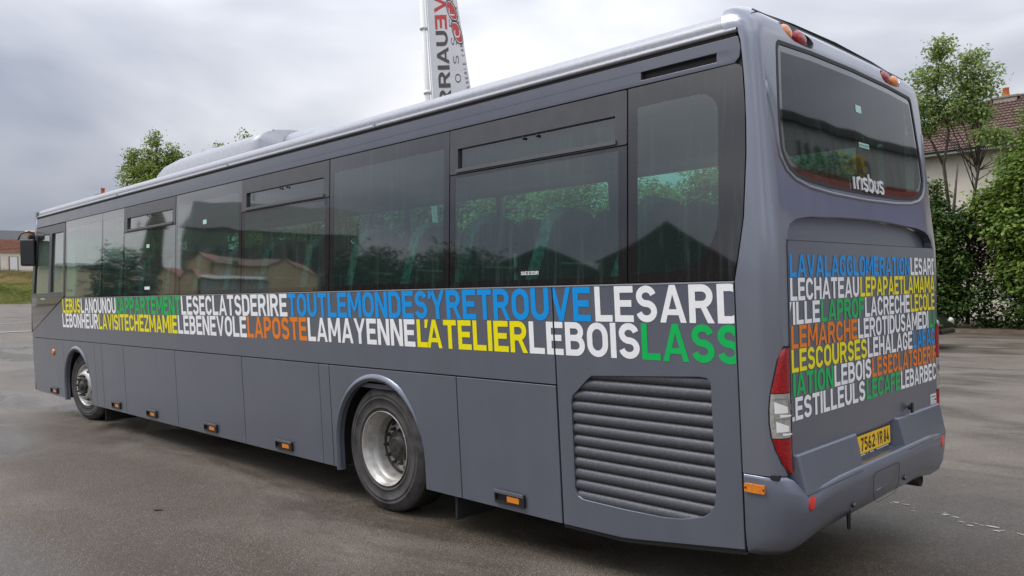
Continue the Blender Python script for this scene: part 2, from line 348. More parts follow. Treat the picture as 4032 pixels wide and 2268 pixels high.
ro = [(-.884, ZW0), (-.217, ZW0), (-.195, 1.90), (-.164, 2.097), (-.148, 2.433), (-.150, 2.676), (-.164, 2.874), (-.176, 2.892), (-.20, 2.903), (-.884, 2.90)]
pane(0, 0, 0, 0, -.822, -.303, 1.835, 2.785, outer=ro, rr=[.02, .30, .12, .01])
def hopper(x0, x1, ox0, ox1):
    w = empty('hopper_window', (0, 0, 0), parent=bus)
    fr = slab('frame', rrect(x0 + .004, x1 - .004, 2.582, 2.898, .012), [rrect(ox0, ox1, 2.615, 2.760)], SP, -.03, .004, TRIMP, w); bevel(fr, .003)
    me = mesh('glass', [SP(u, v, -.018) for u, v in rrect(ox0 - .01, ox1 + .01, 2.605, 2.77)], [(0, 1, 2, 3)]); link('glass', me, HOPG, w)
    slab('ledge', [(ox0 - .012, 2.592), (ox1 + .012, 2.592), (ox1 + .012, 2.616), (ox0 - .012, 2.616)], [], SP, 0, .016, mat('ledge_aluminium', (.13, .13, .135), .35, .4), w)
    xm = (ox0 + ox1) / 2
    for dx in (-.06, .062):
        k = MB().lathe([(-.012, 0.0005), (-.012, .009), (-.005, .010), (0, .008), (.001, .0005)], 14, c=SP(xm + dx, 2.742, -.012)); k.link('latch_knob', BLACKP, w, smooth=True)
    return w
hopper(-8.761, -7.172, -8.645, -7.261); hopper(-5.600, -4.013, -5.498, -4.103); hopper(-2.453, -.888, -2.364, -.977)
# driver's window: sliding panes in a frame
dw = empty('driver_window', (0, 0, 0), parent=bus)
bevel(slab('frame', [(-12.78, 1.80), (-11.105, 1.80), (-11.105, 2.892), (-12.55, 2.892), (-12.70, 2.35)], [[(-12.66, 1.858), (-11.90, 1.858), (-11.88, 2.765), (-12.50, 2.765), (-12.60, 2.30)], [(-11.775, 1.868), (-11.175, 1.868), (-11.19, 2.765), (-11.75, 2.765)]], SP, -.03, .004, mat('driver_frame', (.05, .05, .055), .4, coat=.3), dw), .003)
link('glass', mesh('g', [SP(*p, -.015) for p in ((-12.66, 1.85), (-11.89, 1.85), (-11.88, 2.77), (-12.50, 2.77), (-12.62, 2.30))], [(0, 1, 2, 3, 4)]), glass('driver_glass', (.34, .42, .40), 2.2), dw)
link('glass', mesh('g', [SP(*p, -.022) for p in ((-11.79, 1.86), (-11.17, 1.86), (-11.18, 2.77), (-11.76, 2.77))], [(0, 1, 2, 3)]), MATS['driver_glass'], dw)
# lower triangular glass below the driver
slab('lower_corner_glass', [(-12.845, 1.247), (-11.20, 1.774), (-11.12, 1.79), (-12.78, 1.795)], [], SP, -.012, .0005, BLACKG, bus)
bevel(slab('driver_sill', [(-12.80, 1.795), (-11.11, 1.785), (-11.11, 1.815), (-12.79, 1.825)], [], SP, 0, .012, TRIMP, bus), .003)
ms = MB()
for x in (-11.1, -9.549, -8.761, -7.172, -5.599, -4.013, -2.4535, -.8865): ms.add([SP(x - .02, 1.78, -.012), SP(x + .02, 1.78, -.012), SP(x + .02, 2.91, -.012), SP(x - .02, 2.91, -.012)], [(0, 1, 2, 3)])
ms.add([SP(-.24, 1.76, -.014), SP(-.12, 1.76, -.014), SP(-.10, 2.4, -.014), SP(-.12, 2.93, -.014), SP(-.24, 2.93, -.014), SP(-.185, 2.4, -.014)], [(0, 1, 2, 3, 4, 5)])
ms.link('pane_joint', RUBBER, bus, kind='stuff')
# ---- cantrail
slot = rrect(-.795, -.311, 2.934, 2.981)
bevel(slab('cantrail_panel', [(-12.56, 2.906), (-.205, 2.906), (-.178, 2.935), (-.172, 2.985), (-.187, 3.046), (-12.51, 3.046)], [slot], SP, -.03, .002, paint('cantrail_paint', (.12, .126, .155)), bus), .003)
MB().box((-.83, .075, 2.92), (-.28, .13, 2.995)).link('air_slot_lining', RUBBER, bus)
MB().add([SP(-12.56, 2.895, -.02), SP(-.2, 2.895, -.02), SP(-.2, 2.912, -.02), SP(-12.56, 2.912, -.02)], [(0, 1, 2, 3)]).link('gap_backing', RUBBER, bus)
# ---- roof
def camber(y): return .03 * (1 - ((y - 1.29) / 1.29) ** 2)
yg = ys(3.08)
prof = [(yg + .03, 3.066), (yg - .014, 3.070), (yg - .016, 3.086), (yg + .004, 3.094), (yg + .008, 3.106), (yg + .002, 3.118), (yg + .012, 3.150), (yg + .045, 3.182), (yg + .10, 3.205), (yg + .22, 3.226), (.7, 3.250), (1.29, 3.262)]
prof += [(2.58 - y, z) for y, z in prof[:-1][::-1]]
xsx = [-12.62, -12.60, -12.5, -9, -6, -3, -.19]
vs = []
for i, x in enumerate(xsx):
    for (y, z) in prof:
        q = {0: (.18, -.10), 1: (.05, -.03)}.get(i, (0, 0))
        yy = 1.29 + (y - 1.29) * (1 - q[0] * .2); vs.append((x - (.0 if i else .12), yy, z + (q[1] if z > 3.1 else 0)))
k = len(prof); fs = [(i * k + j, i * k + j + 1, (i + 1) * k + j + 1, (i + 1) * k + j) for i in range(len(xsx) - 1) for j in range(k - 1)]
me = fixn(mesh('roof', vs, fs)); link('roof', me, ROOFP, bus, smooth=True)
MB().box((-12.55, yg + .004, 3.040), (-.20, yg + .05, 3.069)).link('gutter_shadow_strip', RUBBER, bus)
for x in (-5.9, -3.36, -9.0): MB().box((x - .012, yg - .022, 3.07), (x + .012, yg + .012, 3.096)).link('gutter_clip', ROOFP, bus)
# roof air conditioning pod
def pod():
    st = [(-8.86, .0), (-8.84, .35), (-8.74, .66), (-8.55, .88), (-8.2, 1), (-6.2, 1.02), (-5.95, 1.02)]
    vs = []; pr = []
    for i in range(13):
        a = math.pi * i / 12; c = math.cos(a); s_ = math.sin(a)
        pr.append((1.29 - .88 * math.copysign(abs(c) ** .45, c), abs(s_) ** .5))
    for (x, h) in st:
        w = .90 + .1 * min(1, h)
        for (y, q) in pr: vs.append((x, 1.29 + (y - 1.29) * w, 3.235 + .315 * q * h))
    k = len(pr); fs = [(i * k + j, i * k + j + 1, (i + 1) * k + j + 1, (i + 1) * k + j) for i in range(len(st) - 1) for j in range(k - 1)]
    fs.append(tuple((len(st) - 1) * k + j for j in range(k)))
    pp = empty('roof_air_conditioner', (0, 0, 0), parent=bus)
    link('cover', fixn(mesh('pod', vs, fs)), ROOFP, pp, smooth=True)
    # rear fairing with hollow flanks
    st = [(-6.0, 1.0, .70), (-5.72, 1.02, .66), (-5.45, .98, .66), (-5.2, .68, .72), (-4.95, .34, .82), (-4.6, -.1, .95)]; vs = []
    for (x, h, w) in st:
        for (y, q) in pr: vs.append((x, 1.29 + (y - 1.29) * (w if q < .99 else w), 3.235 + .315 * q * h))
    fs = [(i * k + j, i * k + j + 1, (i + 1) * k + j + 1, (i + 1) * k + j) for i in range(len(st) - 1) for j in range(k - 1)]
    link('rear_fairing', fixn(mesh('fair', vs, fs)), ROOFP, pp, smooth=True)
    for x in (-8.35, -7.75, -7.15, -6.55, -6.0): MB().lathe([(0, .014), (.012, .012), (.013, .0005)], 8, axis='z', c=(x, .62, 3.525)).link('fixing_bolt', RUBBER, pp)
pod()
# ------------------------------------------------------------------ rear shell: loft, thickness, then openings cut out
def xs_tab(z):
    T = [(.3, -.208), (1.776, -.208), (1.90, -.186), (2.097, -.155), (2.433, -.139), (2.676, -.141), (2.874, -.155), (2.93, -.165), (2.985, -.160), (3.066, -.185), (3.092, -.28), (3.3, -.30)]
    for (a, va), (b, vb) in zip(T[:-1], T[1:]):
        if z <= b: return va + (vb - va) * (z - a) / (b - a)
    return -.30
def rear_profile(z, r=.105, n=8, bulge=0.):
    dz = max(0, z - 3.085); d = .0
    if dz > 0: d = .17 * (1 - math.sqrt(max(0, 1 - (dz / .155) ** 2)))
    y0 = ys(min(z, 3.09)) - .003 + d * .75; x1 = xr(z) - d; x0 = xs_tab(z); r = min(r + d * .3, x1 - x0 - .006)
    P = [(x0, y0), ((x0 + x1 - r) / 2, y0)]
    for i in range(n + 1):
        a = R(90 * i / n); P.append((x1 - r + r * math.sin(a), y0 + r - r * math.cos(a)))
    ny = 14
    for i in range(1, ny): y = y0 + r + (2.58 - 2 * (y0 + r)) * i / ny; P.append((x1, y))
    Q = P[:n + 3][::-1]; P += [(x, 2.58 - y) for x, y in Q]
    return P
zl = [.785, .9, 1.1, 1.4, 1.7766, 1.9, 1.98, 2.1, 2.3, 2.43, 2.6, 2.75, 2.874, 2.95, 3.02, 3.066, 3.085, 3.12, 3.15, 3.175, 3.20, 3.218, 3.230, 3.237]
vs = []; 
for z in zl:
    for (x, y) in rear_profile(z): vs.append((x, y, z + (camber(y) * max(0, (z - 3.0) / .24) * .6 if z > 3 else 0)))
k = len(rear_profile(1.)); fs = [(i * k + j, i * k + j + 1, (i + 1) * k + j + 1, (i + 1) * k + j) for i in range(len(zl) - 1) for j in range(k - 1)]
me = mesh('rear_shell', vs, fs); b = bmesh.new(); b.from_mesh(me)
bmesh.ops.recalc_face_normals(b, faces=b.faces); b.to_mesh(me); b.free()
cx_ = sum(p.center.x * 0 + p.normal.x for p in me.polygons)
if cx_ < 0: me.flip_normals()
shell = link('rear_shell', me, SHELLP, bus, smooth=True)
so_ = shell.modifiers.new('s', 'SOLIDIFY'); so_.thickness = .05; so_.offset = -1
def cutter(poly, x0, x1, mapf=None):
    n = len(poly); vs = [(x0, y, z) for y, z in poly] + [(x1, y, z) for y, z in poly]
    fs = [tuple(range(n))[::-1], tuple(range(n, 2 * n))] + [(i, (i + 1) % n, (i + 1) % n + n, i + n) for i in range(n)]
    me = fixn(mesh('cut', vs, fs)); o = bpy.data.objects.new('cut', me); COL.objects.link(o); return o
def rwin(g=0.):
    c = 1.29; out = []
    T = [(c - 1.085 - g, 2.46), (c - 1.082 - g, 2.60), (c - 1.045 - g, 2.86), (c - 1.022 - g, 3.00), (c - 1.012 - g, 3.028 + g * .7), (c - .985 - g, 3.045 + g), (c - .6, 3.062 + g), (c, 3.070 + g)]
    B = [(c, 2.293 - g), (c - .55, 2.298 - g), (c - .80, 2.311 - g), (c - .93, 2.330 - g), (c - 1.01 - g * .6, 2.362 - g * .8), (c - 1.055 - g, 2.405 - g * .5)]
    L = B + T; Rr = [(2 * c - y, z) for y, z in L[1:-1]][::-1]
    return L + Rr
def podpoly(s=1):
    P = [(.372, 3.172), (.45, 3.186), (.60, 3.183), (.70, 3.172), (.745, 3.150), (.757, 3.125), (.74, 3.10), (.70, 3.083), (.62, 3.080), (.50, 3.084), (.43, 3.098), (.39, 3.125)]
    return P if s == 1 else [(2.58 - y - .04, z) for y, z in P][::-1]
rec = [(.165, 1.96), (.172, 2.02), (.21, 2.065), (.29, 2.095), (.45, 2.115), (.95, 2.132), (1.29, 2.137), (1.63, 2.132), (2.13, 2.115), (2.29, 2.095), (2.37, 2.065), (2.408, 2.02), (2.415, 1.96)]
CUTS = [cutter(rwin(.006), -.35, .2), cutter(podpoly(1), -.21, .2), cutter(podpoly(-1), -.21, .2), cutter(rec, -.2, .2), cutter(rrect(.152, 2.424, .70, 1.99), -.2, .2)]
for i, c in enumerate(CUTS):
    md = shell.modifiers.new('c%d' % i, 'BOOLEAN'); md.operation = 'DIFFERENCE'; md.solver = 'EXACT'; md.object = c
dg = bpy.context.evaluated_depsgraph_get(); dg.update()
me2 = bpy.data.meshes.new_from_object(shell.evaluated_get(dg)); shell.modifiers.clear(); shell.data = me2
me2.materials.clear(); me2.materials.append(SHELLP)
for c in CUTS: bpy.data.objects.remove(c)
for p in me2.polygons: p.use_smooth = True
b = bmesh.new(); b.from_mesh(me2)
for e_ in b.edges:
    if len(e_.link_faces) == 2 and e_.calc_face_angle(0) > R(28): e_.smooth = False
b.to_mesh(me2); b.free()
# rear window with seal, lower lip, stickers
rw = empty('rear_window', parent=bus)
wp = rwin(0)
link('glass', mesh('rg', [RP(y, z, -.004) for y, z in wp], [tuple(range(len(wp)))]), REARG, rw)
slab('seal', rwin(.008), [rwin(-.014)], RP, -.02, .0015, RUBBER, rw)
slab('printed_border', rwin(-.0145), [rwin(-.05)], RP, -.0075, -.0035, BLACKG, rw)
def ribbon(name, pts, mapf, rad, m, parent, n=6):
    o = MB().tube([mapf(y, z) for y, z in pts], rad, n).link(name, m, parent, smooth=True); return o
lip = [(.108, 2.80), (.118, 2.726), (.150, 2.60), (.160, 2.50), (.175, 2.42), (.235, 2.35), (.33, 2.307), (.5, 2.277), (.8, 2.26), (1.29, 2.253), (1.78, 2.26), (2.08, 2.277), (2.25, 2.307), (2.345, 2.35), (2.405, 2.42), (2.42, 2.50), (2.43, 2.60), (2.46, 2.726), (2.472, 2.80)]
ribbon('window_lip', lip, lambda y, z: RP(y, z, -.008), .015, PAINT, rw, 8)
def flatq(name, y0, y1, z0, z1, off, m, parent, mapf=RP, **k):
    return link(name, fixn(mesh(name, [mapf(y0, z0, off), mapf(y1, z0, off), mapf(y1, z1, off), mapf(y0, z1, off)], [(0, 1, 2, 3)])), m, parent, **k)
STK = mat('pale_sticker', (.45, .70, .64), .5); PAPER = mat('white_sticker', (.78, .78, .76), .5)
flatq('sticker', 1.275, 1.365, 2.803, 2.85, -.002, STK, rw); 
# ---- roof-level rear lamps
def lens(c, ry, rz, m, parent, name, depth=.028):
    vs = []; n = 28; rings = [(1, 0), (.97, .35), (.85, .65), (.6, .88), (.3, .97), (.02, 1)]
    for (q, h) in rings:
        for i in range(n):
            a = 2 * math.pi * i / n; y = c[0] + ry * q * math.cos(a); z = c[1] + rz * q * math.sin(a); vs.append(RP(y, z, -.03 + depth * h))
    fs = [(i * n + j, i * n + (j + 1) % n, (i + 1) * n + (j + 1) % n, (i + 1) * n + j) for i in range(len(rings) - 1) for j in range(n)]
    return link(name, fixn(mesh(name, vs, fs)), m, parent, smooth=True)
for s_, f in ((1, lambda y: y), (-1, lambda y: 2.54 - y)):
    hl = empty('high_level_lamp', parent=bus)
    slab('lamp_well', podpoly(s_), [], RP, -.045, -.03, mat('lamp_well_grey', (.07, .075, .09), .5), hl)
    lens((f(.452), 3.132), .068, .044, AMBER, hl, 'amber_lens'); lens((f(.622), 3.131), .082, .045, RED, hl, 'red_lens')
MB().tube([RP(y, 3.185 + camber(y) * .46, -.040) for y in [.12 + i * .2 for i in range(12)]], .0045, 6).link('rear_roof_seam', mat('roof_seam', (.14, .14, .16), .5), bus)
# ---- recess lining, flap
slab('recess_lining', [(y, z) for y, z in rec], [], RP, -.085, -.055, PAINT, bus)
flap = empty('engine_flap', parent=bus)
slab('gap_backing', rrect(.150, 2.426, .80, 1.985, .02), [], RP, -.05, -.02, RUBBER, flap)
bevel(slab('flap_panel', rrect(.160, 2.416, .872, 1.978, .012, rr=[.01, .01, .03, .03]), [], RP, -.018, .004, PAINT, flap), .005, 3)
lt = MB().lathe([(0, .0005), (.012, .018), (.03, .018), (.03, .0005)], 12, axis='x', c=(.004, 1.822, .925)); lt.box((.03, 1.81, .89), (.042, 1.834, .955)); lt.link('latch', BLACKP, flap)
stk = flatq('inspection_sticker', 2.284, 2.408, .885, .955, .006, PAPER, flap)
flatq('print_line', 2.30, 2.395, .932, .941, .0075, mat('grey_print', (.2, .2, .22), .5), flap); flatq('print_line', 2.30, 2.35, .912, .916, .0075, MATS['grey_print'], flap)
flatq('print_mark', 2.365, 2.398, .905, .920, .0075, mat('red_print', (.5, .02, .05), .5), flap); flatq('print_line', 2.305, 2.38, .895, .899, .0075, MATS['grey_print'], flap)
# ---- tail lamps wrapped round the corners
def corner_pt(u, z, off, side=1, r=.105):
    # u: arc length from the start of the arc (0) over the arc (r*pi/2) and on along the rear
    y0 = ys(z) - .003; L = r * math.pi / 2; rr = r + off
    if u < L:
        a = u / r; p = (-r + rr * math.sin(a), y0 + r - rr * math.cos(a))
    else: p = (off, y0 + r + (u - L))
    return (p[0], p[1] if side == 1 else 2.58 - p[1], z)
LAMP = [(.795, .150, 0), (.83, .118, 0), (.90, .085, 0), (.977, .062, 0), (1.05, .054, 0), (1.13, .055, 0), (1.205, .064, 0), (1.30, .088, 0), (1.38, .110, 0), (1.415, .122, 0), (1.432, .150, 0)]
def u_left(z):
    for (a, va, _), (b, vb, _) in zip(LAMP[:-1], LAMP[1:]):
        if z <= b: return va + (vb - va) * (z - a) / (b - a)
    return .15
def tail(side):
    tl = empty('tail_lamp', parent=bus); z0 = ys(1.1) + .102
    def sec(za, zb, m, name, off=.007, grow=0.):
        nz = 10; nu = 10; vs = []
        for i in range(nz + 1):
            z = za + (zb - za) * i / nz; ua = u_left(min(max(z, .795), 1.432)) - grow; ub = .105 * math.pi / 2 + .1495 - (ys(z) + .102) + grow * .5
            for j in range(nu + 1):
                q = j / nu; o = off * min(1, 6 * q + .15, 6 * (1 - q) + .15); vs.append(corner_pt(ua + (ub - ua) * q, z, o, side))
        w = nu + 1; fs = [(i * w + j, i * w + j + 1, (i + 1) * w + j + 1, (i + 1) * w + j) for i in range(nz) for j in range(nu)]
        link(name, fixn(mesh(name, vs, fs)), m, tl, smooth=True)
    sec(.785, 1.442, RUBBER, 'lamp_surround', .003, .008)
    sec(.797, .975, RED, 'red_lens', .012); sec(.979, 1.203, CLEARL, 'clear_lens', .012); sec(1.207, 1.430, RED, 'red_lens', .012)
tail(1); tail(-1)
for tl in [o for o in bus.children if o.name.startswith('tail_lamp')]:
    sd_ = 1 if not tl.name.endswith('1') else -1
    for (za, zb, ua, ub, m_) in ((1.105, 1.165, .075, .145, 'w'), (1.085, 1.100, .10, .172, 'w'), (1.01, 1.065, .08, .148, 'w'), (.992, 1.004, .11, .174, 'w'), (1.174, 1.180, .075, .178, 'd'), (1.073, 1.078, .07, .178, 'd'), (1.118, 1.17, .155, .174, 'd')):
        P_ = []; F_ = []
        for c_ in range(7):
            q = c_ / 6; P_ += [corner_pt(ua + (ub - ua) * q, zb - (zb - za) * .5 * q, .0135, sd_), corner_pt(ua + (ub - ua) * q, za, .0135, sd_)]
            if c_: F_.append((2 * c_ - 2, 2 * c_, 2 * c_ + 1, 2 * c_ - 1))
        link('lamp_facet', fixn(mesh('facet', P_, F_)), mat('bright_facet', (.95, .95, .93), .3) if m_ == 'w' else mat('dim_facet', (.22, .22, .20), .3), tl)
# ---- rear bumper
bp = empty('rear_bumper', parent=bus)
def bump_profile(z, x1, din=0., r=.17, n=9):
    y0 = ys(z) - .008 + din; P = [(-.203, y0), (x1 - r - .02, y0)]
    for i in range(n + 1):
        a = R(90 * i / n); P.append((x1 - r + r * math.sin(a), y0 + r - r * math.cos(a)))
    for i in range(1, 12): y = y0 + r + (2.58 - 2 * (y0 + r)) * i / 12; P.append((x1 + .006, y))
    Q = P[:n + 3][::-1]; P += [(x, 2.58 - y) for x, y in Q]; return P
def zbot(y, x):
    t = min(1, max(0, (min(y, 2.58 - y) - .12) / .35)); return .365 + .045 * t
LV = [(-1, -.06, .05), (0, -.03, .02), (.045, .02, .006), (.11, .045, 0), (.22, .058, 0), (.325, .066, 0), (.345, .060, .0), (.395, .052, .001), (.41, .045, .004), (.418, .034, .012)]
vs = []; pr0 = bump_profile(.6, .06); kk = len(pr0)
for (h, x1, din) in LV:
    for (x, y) in bump_profile(.37 + max(0, h), x1, din):
        yy = min(y, 2.58 - y)
        z = zbot(y, x) + max(0, h) + (.02 if h < 0 else 0)
        if h >= .325:                         # the top line dips between the corners to carry the shelf
            t = min(1, max(0, (yy - .11) / .10)); z = z - (h - .325) * 1.0 * t - (.022 * t)
            x = x - (h - .325) * .0 * t
        elif h > .1:
            t = min(1, max(0, (yy - .11) / .10)); z -= .022 * t * (h - .1) / .225
        vs.append((x, y, z))
nl = len(LV); fs = [(i * kk + j, i * kk + j + 1, (i + 1) * kk + j + 1, (i + 1) * kk + j) for i in range(nl - 1) for j in range(kk - 1)]
base = len(vs); vs += [(-.19, y + (.03 if y < 1.29 else -.03), .775) if min(y, 2.58 - y) < .2 and x < .0 else (x - .12, y, .68) for (x, y) in bump_profile(.78, .034, .012)]
fs += [((nl - 1) * kk + j, (nl - 1) * kk + j + 1, base + j + 1, base + j) for j in range(kk - 1)]
link('bumper_shell', fixn(mesh('bump', vs, fs)), PAINT, bp, smooth=True)
def prism(name, ya0, ya1, yb0, yb1, m=PAINT, bev=.014):
    # a shelf block: narrower at the back than at the front
    F = [(.0735, .672), (.028, .884), (-.06, .884), (-.06, .672)]
    def lim(x, z):                                          # y limits vary from front lower edge to back
        q = (.07 - x) / .11; q = min(1, max(0, q)); return ya0 + (ya1 - ya0) * q, yb0 + (yb1 - yb0) * q
    vs = []
    for s_ in (0, 1):
        for (x, z) in F: vs.append((x, lim(x, z)[s_], z))
    fs = [(0, 1, 2, 3), (7, 6, 5, 4)] + [(i, (i + 1) % 4, (i + 1) % 4 + 4, i + 4) for i in range(4)]
    o = link(name, fixn(mesh(name, vs, fs)), m, bp); bevel(o, bev, 3); return o
prism('bumper_shelf', .185, .150, .915, .955); prism('bumper_shelf', 1.62, 1.575, 2.395, 2.43)
bevel(MB().add([(.071, .92, .688), (.071, 1.615, .688), (-.02, 1.58, .712), (-.02, .95, .712), (.05, .92, .64), (.05, 1.615, .64), (-.03, 1.58, .64), (-.03, .95, .64)], [(0, 1, 2, 3), (4, 7, 6, 5), (0, 4, 5, 1), (1, 5, 6, 2), (2, 6, 7, 3), (3, 7, 4, 0)]).link('plate_recess_sill', PAINT, bp), .006)
MB().box((-.06, .90, .66), (-.012, 1.66, .868)).link('plate_recess_back', PAINT, bp)
# number plate
pl = empty('number_plate', parent=bp)
bevel(MB().box((-.011, 1.002, .722), (-.004, 1.532, .852)).link('plate_frame', BLACKP, pl), .003)
MB().box((-.004, 1.008, .738), (-.0015, 1.526, .847)).link('yellow_plate', mat('plate_yellow', (.95, .58, .01), .35, var=.05), pl)
MB().box((-.0015, 1.008, .738), (-.001, 1.032, .790)).link('blue_strip', mat('plate_blue', (.03, .05, .4), .4), pl)
# sensors, reflectors, tow cover, side marker
def disc(name, y, z, r, x, m, t=.008, parent=bp):
    return MB().lathe([(0, r * 1.0), (t, r * .96), (t * 1.3, r * .8), (t * 1.35, .0005)], 26, axis='x', c=(x, y, z)).link(name, m, parent, smooth=True)
def bx(z): return .050 + (z - .41) * .055
for y, z, r in ((.246, .633, .040), (2.334, .633, .040)):
    x = -.052 if False else bx(z) - (.004)
    disc('reflector_seat', y, z + .002, .046, x - .004, BLACKP, .006); disc('red_reflector', y, z, .042, x, REDR, .006)
for y, z in ((.197, .655), (.797, .507), (1.609, .51), (2.375, .657)):
    x = bx(z) - (.010 if .3 < y < 2.3 else .016)
    disc('sensor_ring', y, z, .020, x, BLACKP, .0085); disc('parking_sensor', y, z, .0115, x + .005, mat('sensor_grey', (.30, .31, .33), .4), .005)
tow = rrect(1.06, 1.475, .452, .634, .05, 6, [.08, .10, .03, .03])
MB().tube([(bx(z) + .0065, y, z) for y, z in tow + tow[:1]], .0014, 5).link('tow_cover_joint', RUBBER, bp)
MB().tube([(.055, 1.13, .52), (.0555, 1.2, .523)], .001, 4).link('scratch', PAPER, bp)
mk = empty('side_marker_lamp', parent=bp)
bevel(slab('amber_lens', rrect(-.196, -.084, .692, .737, .006), [], SP, .004, .020, AMBER, mk), .004)
for x in (-.19, -.09): MB().lathe([(-.002, .0005), (-.002, .005), (0, .005)], 8, c=SP(x + .002, .715, .021)).link('screw', RUBBER, mk)
# gap above bumper corner
MB().box((-.205, .045, .765), (-.02, .09, .79)).link('bumper_gap', RUBBER, bp)
# exhaust, hanging drain, mudflaps
ex = MB(); ex.lathe([(-.35, .040), (.035, .047), (.035, .040), (-.2, .036)], 24, axis='x', c=(-.10, 2.27, .350)); ex.link('exhaust_pipe', mat('sooty_exhaust', (.03, .026, .024), .6, .4), bus, smooth=True)
MB().tube([(.02, .80, .47), (.02, .80, .36)], [.014, .010], 8).link('drain_hose', RUBBER, bus)
mf = mat('mudflap_rubber', (.02, .02, .021), .6, bump=.3, bs=20)
bevel(MB().box((-2.56, .10, .085), (-2.535, .62, .60)).link('mudflap', mf, bus), .01)
bevel(MB().box((-9.93, .14, .065), (-9.905, .60, .60)).link('mudflap', mf, bus), .01)
MB().box((-2.55, .12, .16), (-1.75, .16, .24), Matrix.Rotation(R(-8), 3, 'Y'), (0, 0, -.25)).link('mudflap_bracket', mf, bus)
# ---- underbody, interior
ub = MB(); ub.box((-12.7, .72, .32), (-.25, 1.86, .98))
for a, b_ in ((-12.7, -11.36), (-10.04, -4.06), (-2.66, -.28)): ub.box((a, .10, .34), (b_, .72, .98)); ub.box((a, 1.86, .34), (b_, 2.47, .98))
ub.link('underbody', UNDER, bus)
for A in (AF, AR):
    cx, cz, r = A; m = MB(); pts = arc_pts(cx, cz, r + .035, 180, 0, 16)
    pts = [(cx - r - .035, .28)] + pts + [(cx + r + .035, .28)]
    vs = [(x, .055 + LOW * 0, z) for x, z in pts] + [(x, .75, z) for x, z in pts]; n = len(pts)
    m.add(vs, [(i, i + 1, i + 1 + n, i + n) for i in range(n - 1)]); m.add([(x, .715, z) for x, z in pts], [tuple(range(n))])
    m.link('wheel_well', UNDER, bus)
inn = MB(); inn.box((-12.6, .06, .985), (-.20, 2.50, 1.02)); inn.link('floor', mat('bus_floor', (.10, .10, .11), .7), bus)
MB().box((-12.5, .10, 2.99), (-.3, 2.46, 3.02)).link('ceiling', mat('bus_ceiling', (.30, .31, .31), .8), bus)
for y0, y1 in ((.085, .10), (2.48, 2.495)): MB().box((-12.6, y0, 1.03), (-.24, y1, 1.765)).link('inner_wall', INTER, bus)
for y0, y1 in ((.08, .50), (2.10, 2.49)): bevel(MB().box((-11.0, y0, 2.82), (-.55, y1, 2.96)).link('luggage_rack', mat('rack_grey', (.09, .095, .10), .7), bus), .03)
# far side: wall with openings and glass
fw = [(-11.1, -9.7), (-9.6, -8.05), (-7.95, -6.2), (-6.08, -4.53), (-4.43, -2.95), (-2.82, -1.72), (-1.55, -.35)]
holes = [rrect(a, b_, 1.82, 2.79, .03) for a, b_ in fw]
slab('far_side_wall', [(-12.85, .30), (-.2, .30), (-.2, 3.09), (-12.6, 3.09)], holes, SPR, -.03, .0, PAINT, bus)
fg = glass('far_glass', (.50, .90, .80), 1.4)
for a, b_ in fw: link('glass', mesh('fg', [SPR(u, v, -.01) for u, v in rrect(a - .01, b_ + .01, 1.81, 2.80)], [(0, 1, 2, 3)]), fg, bus)
# partition behind the last window, front end
fr = empty('front_end', parent=bus)
slab('front_panel', [(.05, .3), (2.53, .3), (2.53, 1.35), (.05, 1.35)], [], lambda y, z, o: (-12.88 - .05 * math.sin(math.pi * y / 2.58) - o, y, z), -.03, 0, PAINT, fr)
wsx = lambda y, z, o: (-12.90 + .17 * (z - 1.35) - .06 * math.sin(math.pi * y / 2.58) - o, y, z)
vs = []; fs = []
for i in range(9):
    y = .06 + 2.46 * i / 8
    for z in (1.36, 2.2, 3.0): vs.append(wsx(y, z, 0))
fs = [(i * 3 + j, i * 3 + j + 1, i * 3 + j + 4, i * 3 + j + 3) for i in range(8) for j in range(2)]
link('windscreen', fixn(mesh('ws', vs, fs)), glass('windscreen_glass', (.45, .55, .52), 1.5), fr, smooth=True)
slab('front_cap', [(.04, 2.99), (2.54, 2.99), (2.54, 3.16), (.04, 3.16)], [], wsx, -.06, .02, PAINT, fr)
MB().tube([(-12.86, .045, 1.25), (-12.80, .04, 1.8), (-12.66, .05, 2.5), (-12.57, .07, 3.08)], .035, 8).link('corner_pillar', PAINT, fr, smooth=True)
# seats
def make_seat():
    s_ = empty('seat', (0, 0, 0), parent=bus)
    rot = Matrix.Rotation(R(23), 3, 'Y')
    bevel(MB().box((-.44, -.22, .36), (.0, .22, .48)).link('cushion', SEATG, s_), .03, 3)
    q = MB(); pts = rrect(-.205, .205, .42, 1.06, .0, 6, [.02, .02, .12, .12]); n = len(pts)
    vs = [rot @ Vector((-.05, y, z - .45)) + Vector((-.02, 0, .45)) for y, z in pts] + [rot @ Vector((.05, y, z - .45)) + Vector((-.02, 0, .45)) for y, z in pts]
    q.add(vs, [tuple(range(n))[::-1], tuple(range(n, 2 * n))] + [(i, (i + 1) % n, (i + 1) % n + n, i + n) for i in range(n)])
    bevel(q.link('backrest', SEATG, s_), .02, 2)
    for yy in (-.222, .210): bevel(MB().box((-.055, yy, -.10), (.045, yy + .012, .52), rot, (-.02, 0, .45)).link('side_edge', TEAL, s_), .004, 1)
    MB().box((-.30, -.03, 0), (-.18, .03, .36)).link('leg', BLACKP, s_)
    bevel(MB().tube([(-.08, -.24, .62), (-.40, -.24, .64)], .02, 6).link('armrest', BLACKP, s_), .003)
    return s_
seat0 = make_seat(); first = True
sx_ = [-11.9, -10.0, -9.25, -8.5, -7.72, -6.95, -6.2, -5.45, -4.66, -3.92, -3.15, -2.52, -1.79, -1.08]
